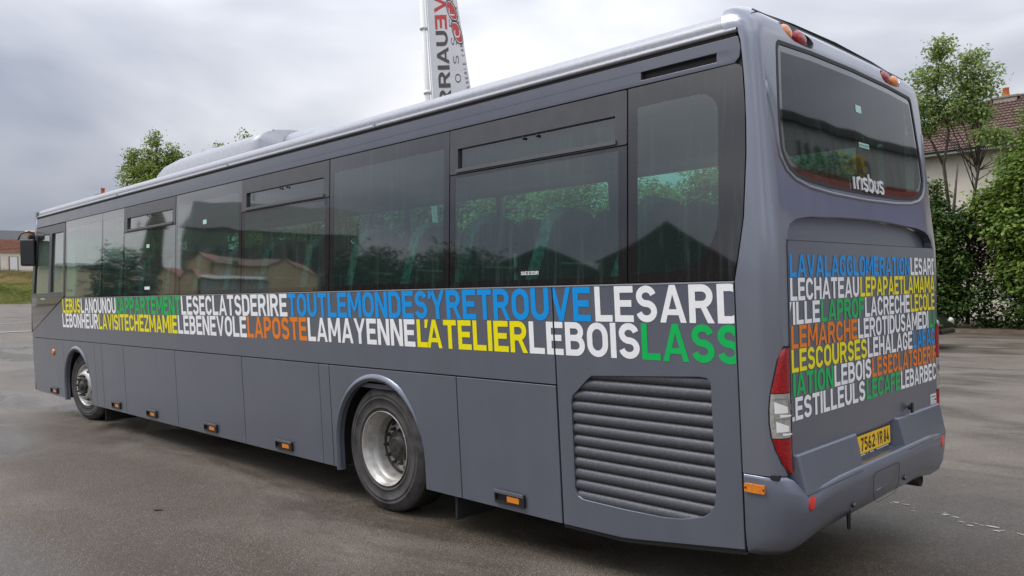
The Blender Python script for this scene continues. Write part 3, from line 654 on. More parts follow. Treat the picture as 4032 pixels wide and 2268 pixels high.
for x in sx_:
    for y in (.33, .80, 1.78, 2.25):
        if x < -11 and y > .5: continue
        o = seat0 if first else copy_tree(seat0, bus); first = False
        o.location = (x + .02, y if x > -11 else .6, 1.27)
MB().lathe([(0, .22), (.02, .235), (.04, .22), (.02, .20), (0, .22)], 24, axis='z', c=(-12.35, .62, 1.75)).link('steering_wheel', BLACKP, bus, smooth=True)
MB().tube([(-12.5, .62, 1.0), (-12.35, .62, 1.76)], .04).link('steering_column', BLACKP, bus)
for x in (-10.45, -9.35, -1.9): MB().tube([(x, .35 if x < -5 else .12, 1.02), (x, .35 if x < -5 else .12, 2.6 if x < -5 else 2.0)], .014, 8).link('handrail', mat('pale_rail', (.5, .55, .5), .35, .3), bus)
cur = MB(); n = 24
vs = [(-.16 + .015 * math.sin(i * 1.9), 1.49 + .33 * i / n, z) for i in range(n + 1) for z in (2.42, 2.98)]
cur.add(vs, [(2 * i, 2 * i + 1, 2 * i + 3, 2 * i + 2) for i in range(n)]); cur.link('yellow_curtain', mat('curtain_yellow', (.92, .75, .08), .8, emis=None), bus, smooth=True)
# stickers on the side glass
for a, b_, c, d, m in ((-6.474, -6.385, 2.527, 2.573, STK), (-8.017, -7.925, 2.353, 2.395, STK), (-12.28, -12.06, 1.762, 1.786, STK)):
    flatq('sticker', a, b_, c, d, .0015, m, bus, SP)
flatq('sticker', -8.055, -7.895, 1.852, 1.888, .0015, PAPER, bus, SP)
flatq('sticker', -11.86, -11.60, 1.70, 1.742, .0025, STK, bus, SP) if False else None
# ---- side marker lamps
def marker(x0, x1):
    o = empty('side_marker_lamp', parent=bus); L = x1 - x0; z0, z1 = .312, .402
    h = MB(); q0 = x0 + .008; q1 = x1 - .008
    hole = rrect(x0 + .03 * L, x1 - .14 * L, z0 + .018, z1 - .024, .006)
    bevel(slab('housing', rrect(x0, x1, z0, z1, .008), [hole], SP, .0, .020, BLACKP, o), .005)
    slab('housing_back', hole, [], SP, .001, .003, RUBBER, o)
    bevel(slab('hood', [(x0, z1 - .022), (x1, z1 - .022), (x1 - .005, z1 + .003), (x0 + .005, z1 + .003)], [], SP, .018, .026, mat('dusty_plastic', (.11, .11, .12), .6, var=.4, vs=150), o), .003)
    bevel(slab('amber_lens', rrect(x0 + .44 * L, x0 + .84 * L, z0 + .022, z1 - .030, .004), [], SP, .003, .022, AMBER, o), .003)
for a in (-12.02, -9.36, -8.18, -6.58, -5.05): marker(a, a + .30 if a > -12 else a + .34)
marker(-2.073, -1.795)
rpt = MB().lathe([(0, .046), (-.012, .044), (-.020, .03), (-.022, .0005)], 24, c=SP(-11.785, .95, .001)); rpt.link('round_repeater', AMBER, bus, smooth=True)
# ---- mirror
mi = empty('door_mirror', parent=bus)
mrot = Matrix.Rotation(R(-28), 3, 'Z')
bevel(MB().box((-.06, -.105, -.215), (.06, .105, .215), mrot, (-12.62, -.072, 2.515)).link('mirror_housing', mat('mirror_black', (.015, .02, .02), .3, coat=.4), mi), .03, 3)
MB().tube([(-12.68, .05, 2.80), (-12.70, -.03, 2.86), (-12.67, -.16, 2.82), (-12.66, -.20, 2.72)], .012).link('mirror_arm', BLACKP, mi, smooth=True)
bevel(MB().box((-12.70, -.06, 2.73), (-12.60, .05, 2.80)).link('mirror_mount', BLACKP, mi), .01)
# ---- wheels
def wheel(x, y, rear, yaw=0., side=1):
    w = empty('wheel', (x, y, .505), parent=bus); w.rotation_euler = (0, 0, R(yaw) + (0 if side == 1 else math.pi))
    ty = MB(); T = [(.035, .292), (.012, .300), (.004, .312), (.0, .325), (-.003, .327), (-.003, .331), (.0, .333), (-.002, .36), (-.006, .40), (-.009, .402), (-.009, .406), (-.006, .408), (-.005, .43), (-.008, .432), (-.007, .436), (-.002, .442), (.010, .475), (.030, .498), (.05, .508)]
    ty.lathe(T, 72); ty.link('tyre_wall', TYRE, w, smooth=True)
    tr = MB(); pt = [(.05, .508)]
    for i in range(5): a = .062 + i * .046; pt += [(a, .512), (a + .034, .512), (a + .036, .500), (a + .044, .500)]
    pt += [(.29, .508), (.33, .47), (.33, .30)]
    tr.lathe(pt, 72); tr.link('tread', TREAD, w, smooth=False)
    if rear:
        rm = MB(); rm.lathe([(.036, .292), (.006, .299), (-.002, .302), (-.004, .296), (.004, .290), (.026, .285), (.032, .274), (.036, .270), (.074, .267), (.080, .262), (.084, .254), (.140, .250), (.176, .240), (.182, .238)], 72); rm.link('rim', RIM, w, smooth=True)
        MB().lathe([(.180, .2385), (.194, .222)], 60).link('dark_gap', RUBBER, w); d = MB(); d.lathe([(.205, .224), (.194, .2225), (.186, .216), (.180, .200), (.158, .166), (.150, .152), (.147, .140), (.147, .0005)], 72); dd = d.link('wheel_disc', RIM, w, smooth=True)
        for i in range(8):
            a = 2 * math.pi * (i + .5) / 8; c = Vector((math.cos(a), 0, math.sin(a)))
            h = MB(); n = 14; ctr = c * .186 + Vector((0, .168, 0)); nrm = Vector((c.x * .42, -1, c.z * .42)).normalized() ; e1 = Vector((-c.z, 0, c.x)); e2 = nrm.cross(e1).normalized()
            h.add([ctr + nrm * .012 + e1 * .028 * math.cos(t) + e2 * .021 * math.sin(t) for t in [2 * math.pi * k / n for k in range(n)]], [tuple(range(n))]); h.link('hand_hole', RUBBER, w)
        MB().lathe([(.147, .124), (.137, .124), (.133, .114), (.133, .085), (.112, .080), (.105, .055), (.110, .042), (.102, .03), (.102, .0005)], 40).link('hub', HUB, w, smooth=True)
        yb = .147
    else:
        rm = MB(); rm.lathe([(.036, .292), (.006, .299), (-.002, .302), (-.004, .296), (.006, .290), (.040, .284), (.060, .268), (.070, .262), (.060, .252), (.020, .243), (-.010, .228), (-.046, .190), (-.058, .172), (-.060, .160), (-.050, .146), (-.050, .118)], 72); rm.link('rim', mat('pale_silver_rim', (.60, .60, .58), .38, .4, var=.14, vs=20, dirt=(.16, .15, .13, .6), ds=13), w, smooth=True)
        MB().lathe([(-.050, .120), (-.075, .116), (-.082, .105), (-.070, .095), (-.072, .06), (-.088, .055), (-.09, .0005)], 40).link('hub', HUB, w, smooth=True)
        for i in range(8):
            a = 2 * math.pi * (i + .5) / 8; c = Vector((math.cos(a), 0, math.sin(a))); ctr = c * .216 + Vector((0, -.026, 0)); nrm = Vector((c.x * .75, -1, c.z * .75)).normalized(); e1 = Vector((-c.z, 0, c.x)); e2 = nrm.cross(e1).normalized(); n = 14
            MB().add([ctr + nrm * .006 + e1 * .026 * math.cos(t) + e2 * .019 * math.sin(t) for t in [2 * math.pi * k / n for k in range(n)]], [tuple(range(n))]).link('hand_hole', RUBBER, w)
        yb = -.052
    nut = MB(); nut.lathe([(0, .017), (-.02, .016), (-.021, .011), (-.045, .010), (-.046, .0005)], 6); nm = nut.mesh('nut'); fixn(nm); nm.materials.append(HUB)
    for i in range(10):
        a = 2 * math.pi * i / 10; o = bpy.data.objects.new('wheel_nut', nm); COL.objects.link(o); o.parent = w; o.location = (.1675 * math.cos(a) * (.84 if not rear else .84), yb - (.0 if rear else .002), .1675 * math.sin(a) * .84)
    return w
wheel(-3.39, .082, True); wheel(-10.68, .150, False, 9.)
for x in (-3.36, -10.68): wheel(x, 2.58 - .1, x > -5, 0, -1)
MB().tube([(-3.36, .3, .5), (-3.36, 2.3, .5)], .09, 10).link('rear_axle', UNDER, bus)
# ------------------------------------------------------------------ lettering: strokes of an industrial alphabet
SW = .186; Q = SW / 2
def arcp(cx, cy, rx, ry, a0, a1, n=8): return [(cx + rx * math.cos(R(a0 + (a1 - a0) * i / n)), cy + ry * math.sin(R(a0 + (a1 - a0) * i / n))) for i in range(n + 1)]
def ribbonq(pts, closed=False, w=None):
    w = Q if w is None else w / 2; n = len(pts); L = []
    for i in range(n):
        p = Vector(pts[i]); a = Vector(pts[i - 1]) if (i > 0 or closed) else None; b = Vector(pts[(i + 1) % n]) if (i < n - 1 or closed) else None
        d1 = (p - a).normalized() if a is not None else None; d2 = (b - p).normalized() if b is not None else None
        if d1 is None: d1 = d2
        if d2 is None: d2 = d1
        n1 = Vector((-d1.y, d1.x)); n2 = Vector((-d2.y, d2.x)); m = (n1 + n2)
        m = m.normalized() if m.length > 1e-6 else n1; k = w / max(.35, m.dot(n1)); L.append((p + m * k, p - m * k))
    out = []
    for i in range(n if closed else n - 1):
        j = (i + 1) % n; out.append([tuple(L[i][0]), tuple(L[i][1]), tuple(L[j][1]), tuple(L[j][0])])
    return out
T1 = 1 - Q
def glyph(ch):
    s = SW
    def bowl(x, yt, yb, w, ax=s - .005):
        rx = w - Q - x; cy = (yt + yb) / 2; return [(ax, yt), (x, yt)] + arcp(x, cy, rx, (yt - yb) / 2, 90, -90, 10)[1:-1] + [(x, yb), (ax, yb)]
    if ch == 'L': return .60, [ribbonq([(Q, 1), (Q, Q), (.60, Q)])]
    if ch == 'E': return .63, [ribbonq([(.63, T1), (Q, T1), (Q, Q), (.63, Q)]), ribbonq([(s, .515), (.57, .515)])]
    if ch == 'F': return .60, [ribbonq([(.60, T1), (Q, T1), (Q, 0)]), ribbonq([(s, .50), (.54, .50)])]
    if ch == 'T': return .64, [ribbonq([(0, T1), (.64, T1)]), ribbonq([(.32, 1 - s), (.32, 0)])]
    if ch == 'I': return s, [ribbonq([(Q, 1), (Q, 0)])]
    if ch == 'H': return .70, [ribbonq([(Q, 1), (Q, 0)]), ribbonq([(.70 - Q, 1), (.70 - Q, 0)]), ribbonq([(s, .515), (.70 - s, .515)])]
    if ch == 'N': return .73, [ribbonq([(Q, 1), (Q, 0)]), ribbonq([(.73 - Q, 1), (.73 - Q, 0)]), [[(.02, 1), (.21, 1), (.71, 0), (.52, 0)]]]
    if ch == 'M': return .88, [ribbonq([(Q, 1), (Q, 0)]), ribbonq([(.88 - Q, 1), (.88 - Q, 0)]), [[(.02, 1), (.20, 1), (.51, .25), (.37, .25)]], [[(.86, 1), (.68, 1), (.37, .25), (.51, .25)]]]
    if ch == 'A': return .80, [[[(0, 0), (.175, 0), (.475, 1), (.31, 1)]], [[(.80, 0), (.625, 0), (.325, 1), (.49, 1)]], [[(.20, .20), (.60, .20), (.56, .355), (.24, .355)]]]
    if ch == 'V': return .76, [[[(0, 1), (.175, 1), (.455, 0), (.30, 0)]], [[(.76, 1), (.585, 1), (.305, 0), (.46, 0)]]]
    if ch == 'Y': return .76, [[[(0, 1), (.18, 1), (.47, .40), (.29, .40)]], [[(.76, 1), (.58, 1), (.29, .40), (.47, .40)]], ribbonq([(.38, .44), (.38, 0)])]
    if ch == 'Z': return .62, [ribbonq([(.02, T1), (.62, T1)]), ribbonq([(0, Q), (.62, Q)]), [[(0, s), (.19, s), (.62, 1 - s), (.43, 1 - s)]]]
    if ch in 'O0': w = .72; rx = w / 2 - Q; return w, [ribbonq(arcp(w / 2, T1 - rx * 1.05, rx, rx * 1.05, 0, 180, 10) + arcp(w / 2, Q + rx * 1.05, rx, rx * 1.05, 180, 360, 10), True)]
    if ch in 'CG':
        w = .68; rx = w / 2 - Q; P = arcp(w / 2, T1 - rx * 1.05, rx, rx * 1.05, 12, 180, 10) + arcp(w / 2, Q + rx * 1.05, rx, rx * 1.05, 180, 348 if ch == 'C' else 360, 10)
        if ch == 'G': P += [(w - Q, .46)]; return w, [ribbonq(P), ribbonq([(w - s, .50), (.36, .50)])]
        return w, [ribbonq(P)]
    if ch == 'U': w = .71; rx = w / 2 - Q; return w, [ribbonq([(Q, 1)] + arcp(w / 2, Q + rx * 1.05, rx, rx * 1.05, 180, 360, 10) + [(w - Q, 1)])]
    if ch == 'D': return .71, [ribbonq([(Q, 1), (Q, 0)]), ribbonq([(s - .005, T1), (.36, T1)] + arcp(.36, T1 - .27, .71 - Q - .36, .27, 90, 0, 6)[1:] + arcp(.36, Q + .27, .71 - Q - .36, .27, 0, -90, 6) + [(s - .005, Q)])]
    if ch == 'P': return .67, [ribbonq([(Q, 1), (Q, 0)]), ribbonq(bowl(.36, T1, .44, .67))]
    if ch == 'R': return .72, [ribbonq([(Q, 1), (Q, 0)]), ribbonq(bowl(.38, T1, .48, .69)), [[(.33, .42), (.50, .42), (.72, 0), (.53, 0)]]]
    if ch == 'B': return .70, [ribbonq([(Q, 1), (Q, 0)]), ribbonq(bowl(.36, T1, .53, .66)), ribbonq(bowl(.38, .53, Q, .70))]
    if ch == 'S':
        w = .67; cu = (T1 + .51) / 2; cl = (.51 + Q) / 2; return w, [ribbonq(arcp(w / 2, cu, w / 2 - Q - .015, T1 - cu, 12, 255, 12) + arcp(w / 2, cl, w / 2 - Q, .51 - cl, 75, -168, 12))]
    if ch == "'": return .17, [[[(.02, 1), (.20, 1), (.12, .70), (.0, .70)]]]
    if ch == '.': return s, [[[(0, 0), (s, 0), (s, s), (0, s)]]]
    if ch == '7': return .58, [ribbonq([(0, T1), (.50, T1)]), [[(.40, 1), (.58, 1), (.32, 0), (.14, 0)]]]
    if ch == '5': return .60, [ribbonq([(.56, T1), (Q + .02, T1), (Q, .54)]), ribbonq([(Q - .02, .58)] + arcp(.28, .33, .60 - Q - .28, .25, 90, -90, 10) + arcp(.28, .30, .2, .22, 270, 200, 4)[1:])]
    if ch == '6': return .62, [ribbonq(arcp(.31, .30, .31 - Q, .30 - Q, 0, 360, 18)[:-1], True), ribbonq(arcp(.50, .35, .50 - Q - .01, .57, 175, 100, 8))]
    if ch == '2': return .62, [ribbonq(arcp(.31, .70, .31 - Q, .30 - Q, 165, -25, 10) + [(.10, Q + .02)]), ribbonq([(0, Q), (.62, Q)])]
    if ch == '8': return .64, [ribbonq(arcp(.32, .735, .26 - Q, .265 - Q, 0, 360, 16)[:-1], True), ribbonq(arcp(.32, .275, .32 - Q, .275 - Q, 0, 360, 18)[:-1], True)]
    if ch == '4': return .64, [ribbonq([(.46, .62), (.46, 0)]), [[(.30, 1), (.46, 1), (.18, .22), (.0, .22)]], ribbonq([(0, .27), (.64, .27)])]
    if ch == '-': return .2, [[[(.03, .42), (.17, .42), (.17, .58), (.03, .58)]]]
    return .3, []
def clipx(poly, lim, keep_less):
    out = []; n = len(poly)
    for i in range(n):
        a, b = poly[i], poly[(i + 1) % n]; ia = (a[0] <= lim) == keep_less; ib = (b[0] <= lim) == keep_less
        if ia: out.append(a)
        if ia != ib: t = (lim - a[0]) / (b[0] - a[0]); out.append((lim, a[1] + (b[1] - a[1]) * t))
    return out
def word(text, u0, u1, v0, v1, mapf, m, parent, clips=((-99, 99),), gap=.085, name='lettering', off=.0016, full=None, fromright=None, **k):
    """set text so that `full` (the whole word) spans u0..u1; clips are the kept u ranges"""
    tot = 0; G_ = []; prev = ''
    for c in text:
        w, st = glyph(c)
        if c == "'": tot -= .26 if prev == 'L' else .02
        G_.append((tot, st)); tot += w + gap
        if c == "'": tot -= .16
        prev = c
    tot -= gap; sx = (u1 - u0) / tot; sy = v1 - v0; mb = MB(); d = 0
    for (x0, st) in G_:
        for layer, quads in enumerate(st):
            for q in quads:
                P = [(u0 + (x0 + a) * sx, v0 + b_ * sy) for a, b_ in q]
                for (c0, c1) in clips:
                    p2 = clipx(clipx(P, c1, True), c0, False) if len(P) > 2 else []
                    if len(p2) >= 3: mb.add([mapf(a, b_, off + layer * .0003) for a, b_ in p2], [tuple(range(len(p2)))])
    if not mb.f: return
    me = fixn(mb.mesh(name)); return link(name, me, m, parent, **k)
CL = ((-99, -1.4805), (-1.466, -.220))
side1 = [('LEBUS', 'y', -11.204, -10.405), ('LANOUNOU', 'w', -10.385, -9.03), ("L'APPARTEMENT", 'g', -9.01, -7.035), ('LESECLATSDERIRE', 'w', -7.015, -4.715), ("TOUTLEMONDES'YRETROUVE", 'b', -4.695, -1.168)]
for t_x, c, a, b_ in side1: word(t_x, a, b_, 1.557, 1.7645, SP, VIN[c], bus, CL, name='lettering', label=VNAME[c] + ' vinyl word on the side')
word('LESARD', -1.134, -.165, 1.557, 1.7645, SP, VIN['w'], bus, CL, label='white vinyl word cut off at the rear corner')
side2 = [('LEBONHEUR', 'w', -11.248, -9.72), ('LAVISITECHEZMAMIE', 'y', -9.70, -7.155), ('LEBENEVOLE', 'w', -7.13, -5.515), ('LAPOSTE', 'o', -5.495, -4.395), ('LAMAYENNE', 'w', -4.378, -2.868), ("L'ATELIER", 'y', -2.843, -1.705), ('LEBOIS', 'w', -1.688, -.823), ('LASS', 'g', -.808, -.185)]
for t_x, c, a, b_ in side2: word(t_x, a, b_, 1.344, 1.5505, SP, VIN[c], bus, CL, label=VNAME[c] + ' vinyl word on the side')
RF = lambda y, z, o: RP(y, z, .0045 + o)
RC = ((.163, 2.413),)
rows = [(1.791, [('LAVALAGGLOMERATION', 'b', .172, 1.928), ('LESARD', 'w', 1.945, 2.452)]),
        (1.668, [('LECHATEAU', 'w', .172, 1.064), ('LEPAPAETLAMAMAN', 'y', 1.083, 2.52)]),
        (1.545, [('VILLE', 'w', .075, .518), ('LAPROF', 'g', .533, 1.132), ('LACRECHE', 'w', 1.148, 1.912), ('LECOLE', 'y', 1.930, 2.418)]),
        (1.422, [('LEMARCHE', 'o', .170, 1.021), ('LEROTIDUSAMEDI', 'w', 1.036, 2.278), ('LI', 'g', 2.298, 2.408)]),
        (1.300, [('LESCOURSES', 'y', .168, 1.160), ('LEHALAGE', 'w', 1.174, 1.946), ('LAFAC', 'b', 1.962, 2.408)]),
        (1.176, [('IATION', 'g', .180, .673), ('LEBOIS', 'w', .687, 1.222), ('LESECLATSDERIRE', 'o', 1.236, 2.53)]),
        (1.052, [('LESTILLEULS', 'w', .105, 1.119), ('LECAFE', 'g', 1.140, 1.704), ('LEBARBEC', 'w', 1.720, 2.414)])]
for z, ws in rows:
    for t_x, c, a, b_ in ws: word(t_x, a, b_, z, z + .118, RF, VIN[c], flap, RC, label=VNAME[c] + ' vinyl word on the rear flap')
PM = mat('plate_black', (.03, .015, .01), .4)
PF = lambda y, z, o: (-.0012 + o, y, z)
word('7562', 1.055, 1.275, .753, .832, PF, PM, pl, gap=.16, off=.0004); word('YR', 1.310, 1.395, .753, .832, PF, PM, pl, gap=.14, off=.0004); word('84', 1.418, 1.500, .753, .832, PF, PM, pl, gap=.16, off=.0004)
for y in (1.034, 1.292): MB().lathe([(0, .006), (.0008, .0005)], 10, axis='x', c=(-.0010, y, .772 if y < 1.1 else .79)).link('dot', PM, pl)
for a, b_ in ((1.04, 1.13), (1.15, 1.165), (1.195, 1.26), (1.30, 1.50)): flatq('frame_print', a, b_, .7265, .7325, 0, PAPER, pl, lambda y, z, o: (-.0035, y, z))
# stock font for the maker's badge and the emergency exit sign
def fontmesh(txt, size, extr=0., xscale=1.):
    cu = bpy.data.curves.new('f', 'FONT'); cu.body = txt; cu.size = size; cu.extrude = extr; cu.resolution_u = 4; cu.align_x = 'LEFT'
    if size > .05 and extr > 0: cu.offset = .0035
    o = bpy.data.objects.new('f', cu); COL.objects.link(o); dgr = bpy.context.evaluated_depsgraph_get(); dgr.update()
    me = bpy.data.meshes.new_from_object(o.evaluated_get(dgr)); bpy.data.objects.remove(o); return me
def place_text(name, txt, p0, ax, up, nrm, width, height, extr, m, parent, **k):
    me = fontmesh(txt, 1., 0.); xs_ = [v.co.x for v in me.vertices]; ys_ = [v.co.y for v in me.vertices]
    x0, x1, y0, y1 = min(xs_), max(xs_), min(ys_), max(ys_)
    if extr: me = fontmesh(txt, 1., .5 * extr / height)
    for v in me.vertices:
        a = (v.co.x - x0) / (x1 - x0) * width; b2 = (v.co.y - y0) / (y1 - y0) * height; c = v.co.z * height
        v.co = Vector(p0) + Vector(ax) * a + Vector(up) * b2 + Vector(nrm) * (c + extr / 2)
    me.update(); me.materials.clear(); return link(name, me, m, parent, **k)
rn = Vector((1, 0, .083)).normalized(); ru = Vector((-.083, 0, 1)).normalized()
# badge letters without dots, built as rounded strokes
bd = MB()
def bpath(pts, w=.017):
    for k_, lift in enumerate((0., .006)):
        for qd in ribbonq(pts, False, w * (1.0 if k_ else 1.12)):
            a_ = [RP(1.105 + y, 2.312 + z, .003 + lift) for y, z in qd]
            if k_: bd.add(a_, [(0, 1, 2, 3)])
            else:
                b2_ = [RP(1.105 + y, 2.312 + z, .009) for y, z in qd]; bd.add(a_ + b2_, [(0, 1, 5, 4), (1, 2, 6, 5), (2, 3, 7, 6), (3, 0, 4, 7)])
def barc(cx, cy, rx, ry, a0, a1, n=8): return arcp(cx, cy, rx, ry, a0, a1, n)
xh = .074
bpath([(0, 0), (0, xh)]); bpath([(.05, 0), (.05, xh)]); bpath([(.05, xh * .7)] + barc(.085, xh * .6, .033, xh * .38, 160, 70, 4)); bpath([(.115, 0), (.115, xh)])
bpath(barc(.175, xh * .75, .027, xh * .24, 20, 230, 8) + barc(.175, xh * .25, .027, xh * .24, 60, -160, 8))
bpath([(.235, xh * 1.45), (.235, 0)]); bpath(barc(.265, xh * .5, .03, xh * .5, 180, -180, 14))
bpath([(.325, xh)] + barc(.352, xh * .4, .027, xh * .4, 180, 360, 8) + [(.379, xh)]); bpath([(.379, xh * .5), (.379, 0)])
bpath(barc(.437, xh * .75, .027, xh * .24, 20, 230, 8) + barc(.437, xh * .25, .027, xh * .24, 60, -160, 8))
bd.link('badge_lettering', CHROME, rw, kind='stuff')
sg = flatq('exit_sign', -1.742, -1.582, 1.845, 1.878, .0012, mat('exit_black', (.02, .02, .02), .5), bus, SP)
for t_x, a, b_ in (('ISSUE', -1.739, -1.690), ('DE', -1.681, -1.663), ('SECOURS', -1.655, -1.585)): word(t_x, a, b_, 1.850, 1.873, SP, VIN['w'], sg, gap=.12, off=.0017)
# small print on the rear window sticker
rs = flatq('exit_sticker', 1.268, 1.428, 2.585, 2.615, -.0020, STK, rw)
for t_x, a, b_ in (('ISSUE', 1.274, 1.320), ('DE', 1.328, 1.345), ('SECOURS', 1.352, 1.42)): word(t_x, a, b_, 2.592, 2.608, RP, mat('green_print', (.05, .2, .16), .5), rs, gap=.12, off=-.0012)
#@@ENV@@
# ------------------------------------------------------------------ ground
def gz(x, y): return .016 * max(0., -x - 15) if x > -150 else 2.16
gx = [-1500, -600, -300, -150, -120, -99, -80, -60, -50, -40, -30, -25, -20, -17, -15, -10, -5, 0, 5, 10, 20, 60, 200, 600, 1500]
gy = [-1500, -600, -200, -80, -40, -20, -10, -5, 0, 5, 10, 20, 30, 45, 80, 200, 600, 1500]
vs = [(x, y, gz(x, y)) for y in gy for x in gx]; n = len(gx)
fs = [(j * n + i, j * n + i + 1, (j + 1) * n + i + 1, (j + 1) * n + i) for j in range(len(gy) - 1) for i in range(n - 1)]
am = bpy.data.materials.new('wet_asphalt'); am.use_nodes = True; t = am.node_tree; b = t.nodes['Principled BSDF']
g = nd(t, 'ShaderNodeNewGeometry'); Lk = t.links.new
def noise(sc, det=4, rough=.55, dist=0., vec=None):
    q = nd(t, 'ShaderNodeTexNoise'); q.inputs['Scale'].default_value = sc; q.inputs['Detail'].default_value = det; q.inputs['Roughness'].default_value = rough; q.inputs['Distortion'].default_value = dist
    Lk(vec or g.outputs['Position'], q.inputs[0]); return q.outputs[0]
def mrange(v, a, b_, c, d):
    q = nd(t, 'ShaderNodeMapRange'); q.inputs[1].default_value = a; q.inputs[2].default_value = b_; q.inputs[3].default_value = c; q.inputs[4].default_value = d; Lk(v, q.inputs[0]); return q.outputs[0]
def mixc(f, a, b_):
    q = nd(t, 'ShaderNodeMix', data_type='RGBA')
    Lk(f, q.inputs[0])
    for s_, i in ((a, 6), (b_, 7)):
        if isinstance(s_, tuple): q.inputs[i].default_value = (*s_, 1)
        else: Lk(s_, q.inputs[i])
    return q.outputs[2]
def mth(op, a, b_):
    q = nd(t, 'ShaderNodeMath', operation=op)
    for s_, i in ((a, 0), (b_, 1)):
        if isinstance(s_, (int, float)): q.inputs[i].default_value = s_
        else: Lk(s_, q.inputs[i])
    return q.outputs[0]
mpw = nd(t, 'ShaderNodeMapping'); mpw.inputs['Scale'].default_value = (.6, 1.3, 1); Lk(g.outputs['Position'], mpw.inputs[0])
wetn = noise(.42, 7, .62, 1.1, mpw.outputs[0]); wet = mrange(wetn, .45, .58, 0, 1)
bign = noise(.9, 5, .6, .3); fine = noise(85, 3, .7); grit = noise(38, 3, .6)
dry = mixc(mrange(bign, .35, .65, 0, 1), (.122, .100, .078), (.176, .150, .122))
wetc = mixc(mrange(noise(1.6, 5), .35, .65, 0, 1), (.064, .048, .034), (.105, .085, .066))
def blobs(lst, rough_=.55):
    out = None; warp = noise(.8, 6, .65)
    for (cx, cy, rx, ry) in lst:
        q = nd(t, 'ShaderNodeMapping', vector_type='TEXTURE'); q.inputs['Location'].default_value = (cx, cy, 0); q.inputs['Scale'].default_value = (rx, ry, 1); Lk(g.outputs['Position'], q.inputs[0])
        l_ = nd(t, 'ShaderNodeVectorMath', operation='LENGTH'); Lk(q.outputs[0], l_.inputs[0])
        m_ = mrange(mth('ADD', l_.outputs['Value'], mth('MULTIPLY', warp, 1.3)), 1.25, 1.85, 1, 0); out = m_ if out is None else mth('MAXIMUM', out, m_)
    return out
brown = blobs([(-3.6, -1.7, 3.0, .9), (-6.5, -1.0, 3.2, .8), (-1.2, -1.5, 2.2, .8), (-9.5, -.4, 1.6, .4), (1.6, .6, 2.4, 1.6)])
pud = blobs([(-13.2, .3, 2.6, .55), (-10.6, -1.3, 2.2, .6), (-17, -1.6, 5, .8), (-8.2, .1, .9, .22), (-22, 3.5, 7, 1.6), (-7.4, -2.9, 1.6, .6), (-4.6, -2.7, 1.8, .7), (-15, 2.2, 3, .8)])
base = mixc(wet, dry, wetc)
base = mixc(mth('MULTIPLY', brown, .8), base, (.066, .044, .028))
base = mixc(mth('MULTIPLY', pud, .5), base, (.090, .086, .082))
spk = nd(t, 'ShaderNodeTexVoronoi'); spk.inputs['Scale'].default_value = 105; Lk(g.outputs['Position'], spk.inputs['Vector'])
sv = nd(t, 'ShaderNodeSeparateColor'); Lk(spk.outputs['Color'], sv.inputs[0])
base = mixc(mrange(sv.outputs[0], .74, 1., 0, .45), base, (.30, .27, .24))
base = mixc(mrange(sv.outputs[1], .0, .40, .6, 0), base, (.030, .027, .025))
Lk(base, b.inputs['Base Color'])
sheen = mrange(noise(.55, 5, .6, .5), .50, .62, 0, 1)
ro_ = mth('ADD', mrange(wet, 0, 1, .60, .30), mrange(fine, .3, .7, -.08, .08))
Lk(mth('MAXIMUM', mth('SUBTRACT', ro_, mth('MULTIPLY', pud, .30)), .10), b.inputs['Roughness'])
b.inputs['Specular IOR Level'].default_value = .42
bb = nd(t, 'ShaderNodeBump'); Lk(mth('SUBTRACT', mrange(wet, 0, 1, .75, .48), mth('MULTIPLY', pud, .30)), bb.inputs['Strength']); bb.inputs['Distance'].default_value = .007
Lk(mth('ADD', mth('MULTIPLY', spk.outputs['Distance'], -1.3), mth('MULTIPLY', grit, .35)), bb.inputs['Height']); Lk(bb.outputs[0], b.inputs['Normal'])
gr_ = link('asphalt_ground', mesh('ground', vs, fs), am, kind='structure')
# worn white paint flecks and faded bay lines
wp_ = mat('worn_road_paint', (.50, .49, .46), .7, var=.2, vs=40)
fl = MB(); rr = random.Random(5)
for i in range(24):
    q = rr.random(); x = -.62 + 1.25 * q + rr.gauss(0, .04); y = 2.92 - .42 * q + rr.gauss(0, .05); s_ = rr.uniform(.006, .024) * (1.6 if rr.random() < .15 else 1)
    k = rr.randint(4, 6); a0 = rr.random() * 6; fl.add([(x + s_ * rr.uniform(.6, 2.2) * math.cos(a0 + 6.283 * j / k), y + s_ * rr.uniform(.4, .9) * math.sin(a0 + 6.283 * j / k), .004) for j in range(k)], [tuple(range(k))])
fl.add([(.44, 2.578, .0045), (.52, 2.542, .0045), (.61, 2.515, .0045), (.62, 2.523, .0045), (.53, 2.556, .0045), (.45, 2.590, .0045)], [(0, 1, 2, 3, 4, 5)])
link('worn_paint_flecks', fl.mesh('flecks'), wp_, kind='stuff', label='flecks of worn white road paint on the asphalt behind the bus', category='road marking')
for x, y0, y1, w in ((-56.3, 5, 10.6, .22), (-46.6, 4, 9.5, .16), (-38, 5.0, 7.5, .5)):
    link('bay_line', mesh('bl', [(x - w, y0, gz(x, 0) + .015), (x + w, y0, gz(x, 0) + .015), (x + w + .3, y1, gz(x, 0) + .015), (x - w + .3, y1, gz(x, 0) + .015)], [(0, 1, 2, 3)]), mat('faded_paint', (.30, .29, .27), .6, var=.3, vs=3), kind='structure')
lf = MB().add([(-4.93, -1.14, .004), (-4.89, -1.16, .018), (-4.84, -1.10, .006), (-4.88, -1.09, .02)], [(0, 1, 2, 3)]); lf.link('fallen_leaf', mat('dead_leaf', (.03, .022, .015), .7), None, label='small dark dead leaf lying alone on the asphalt in the foreground', category='leaf')
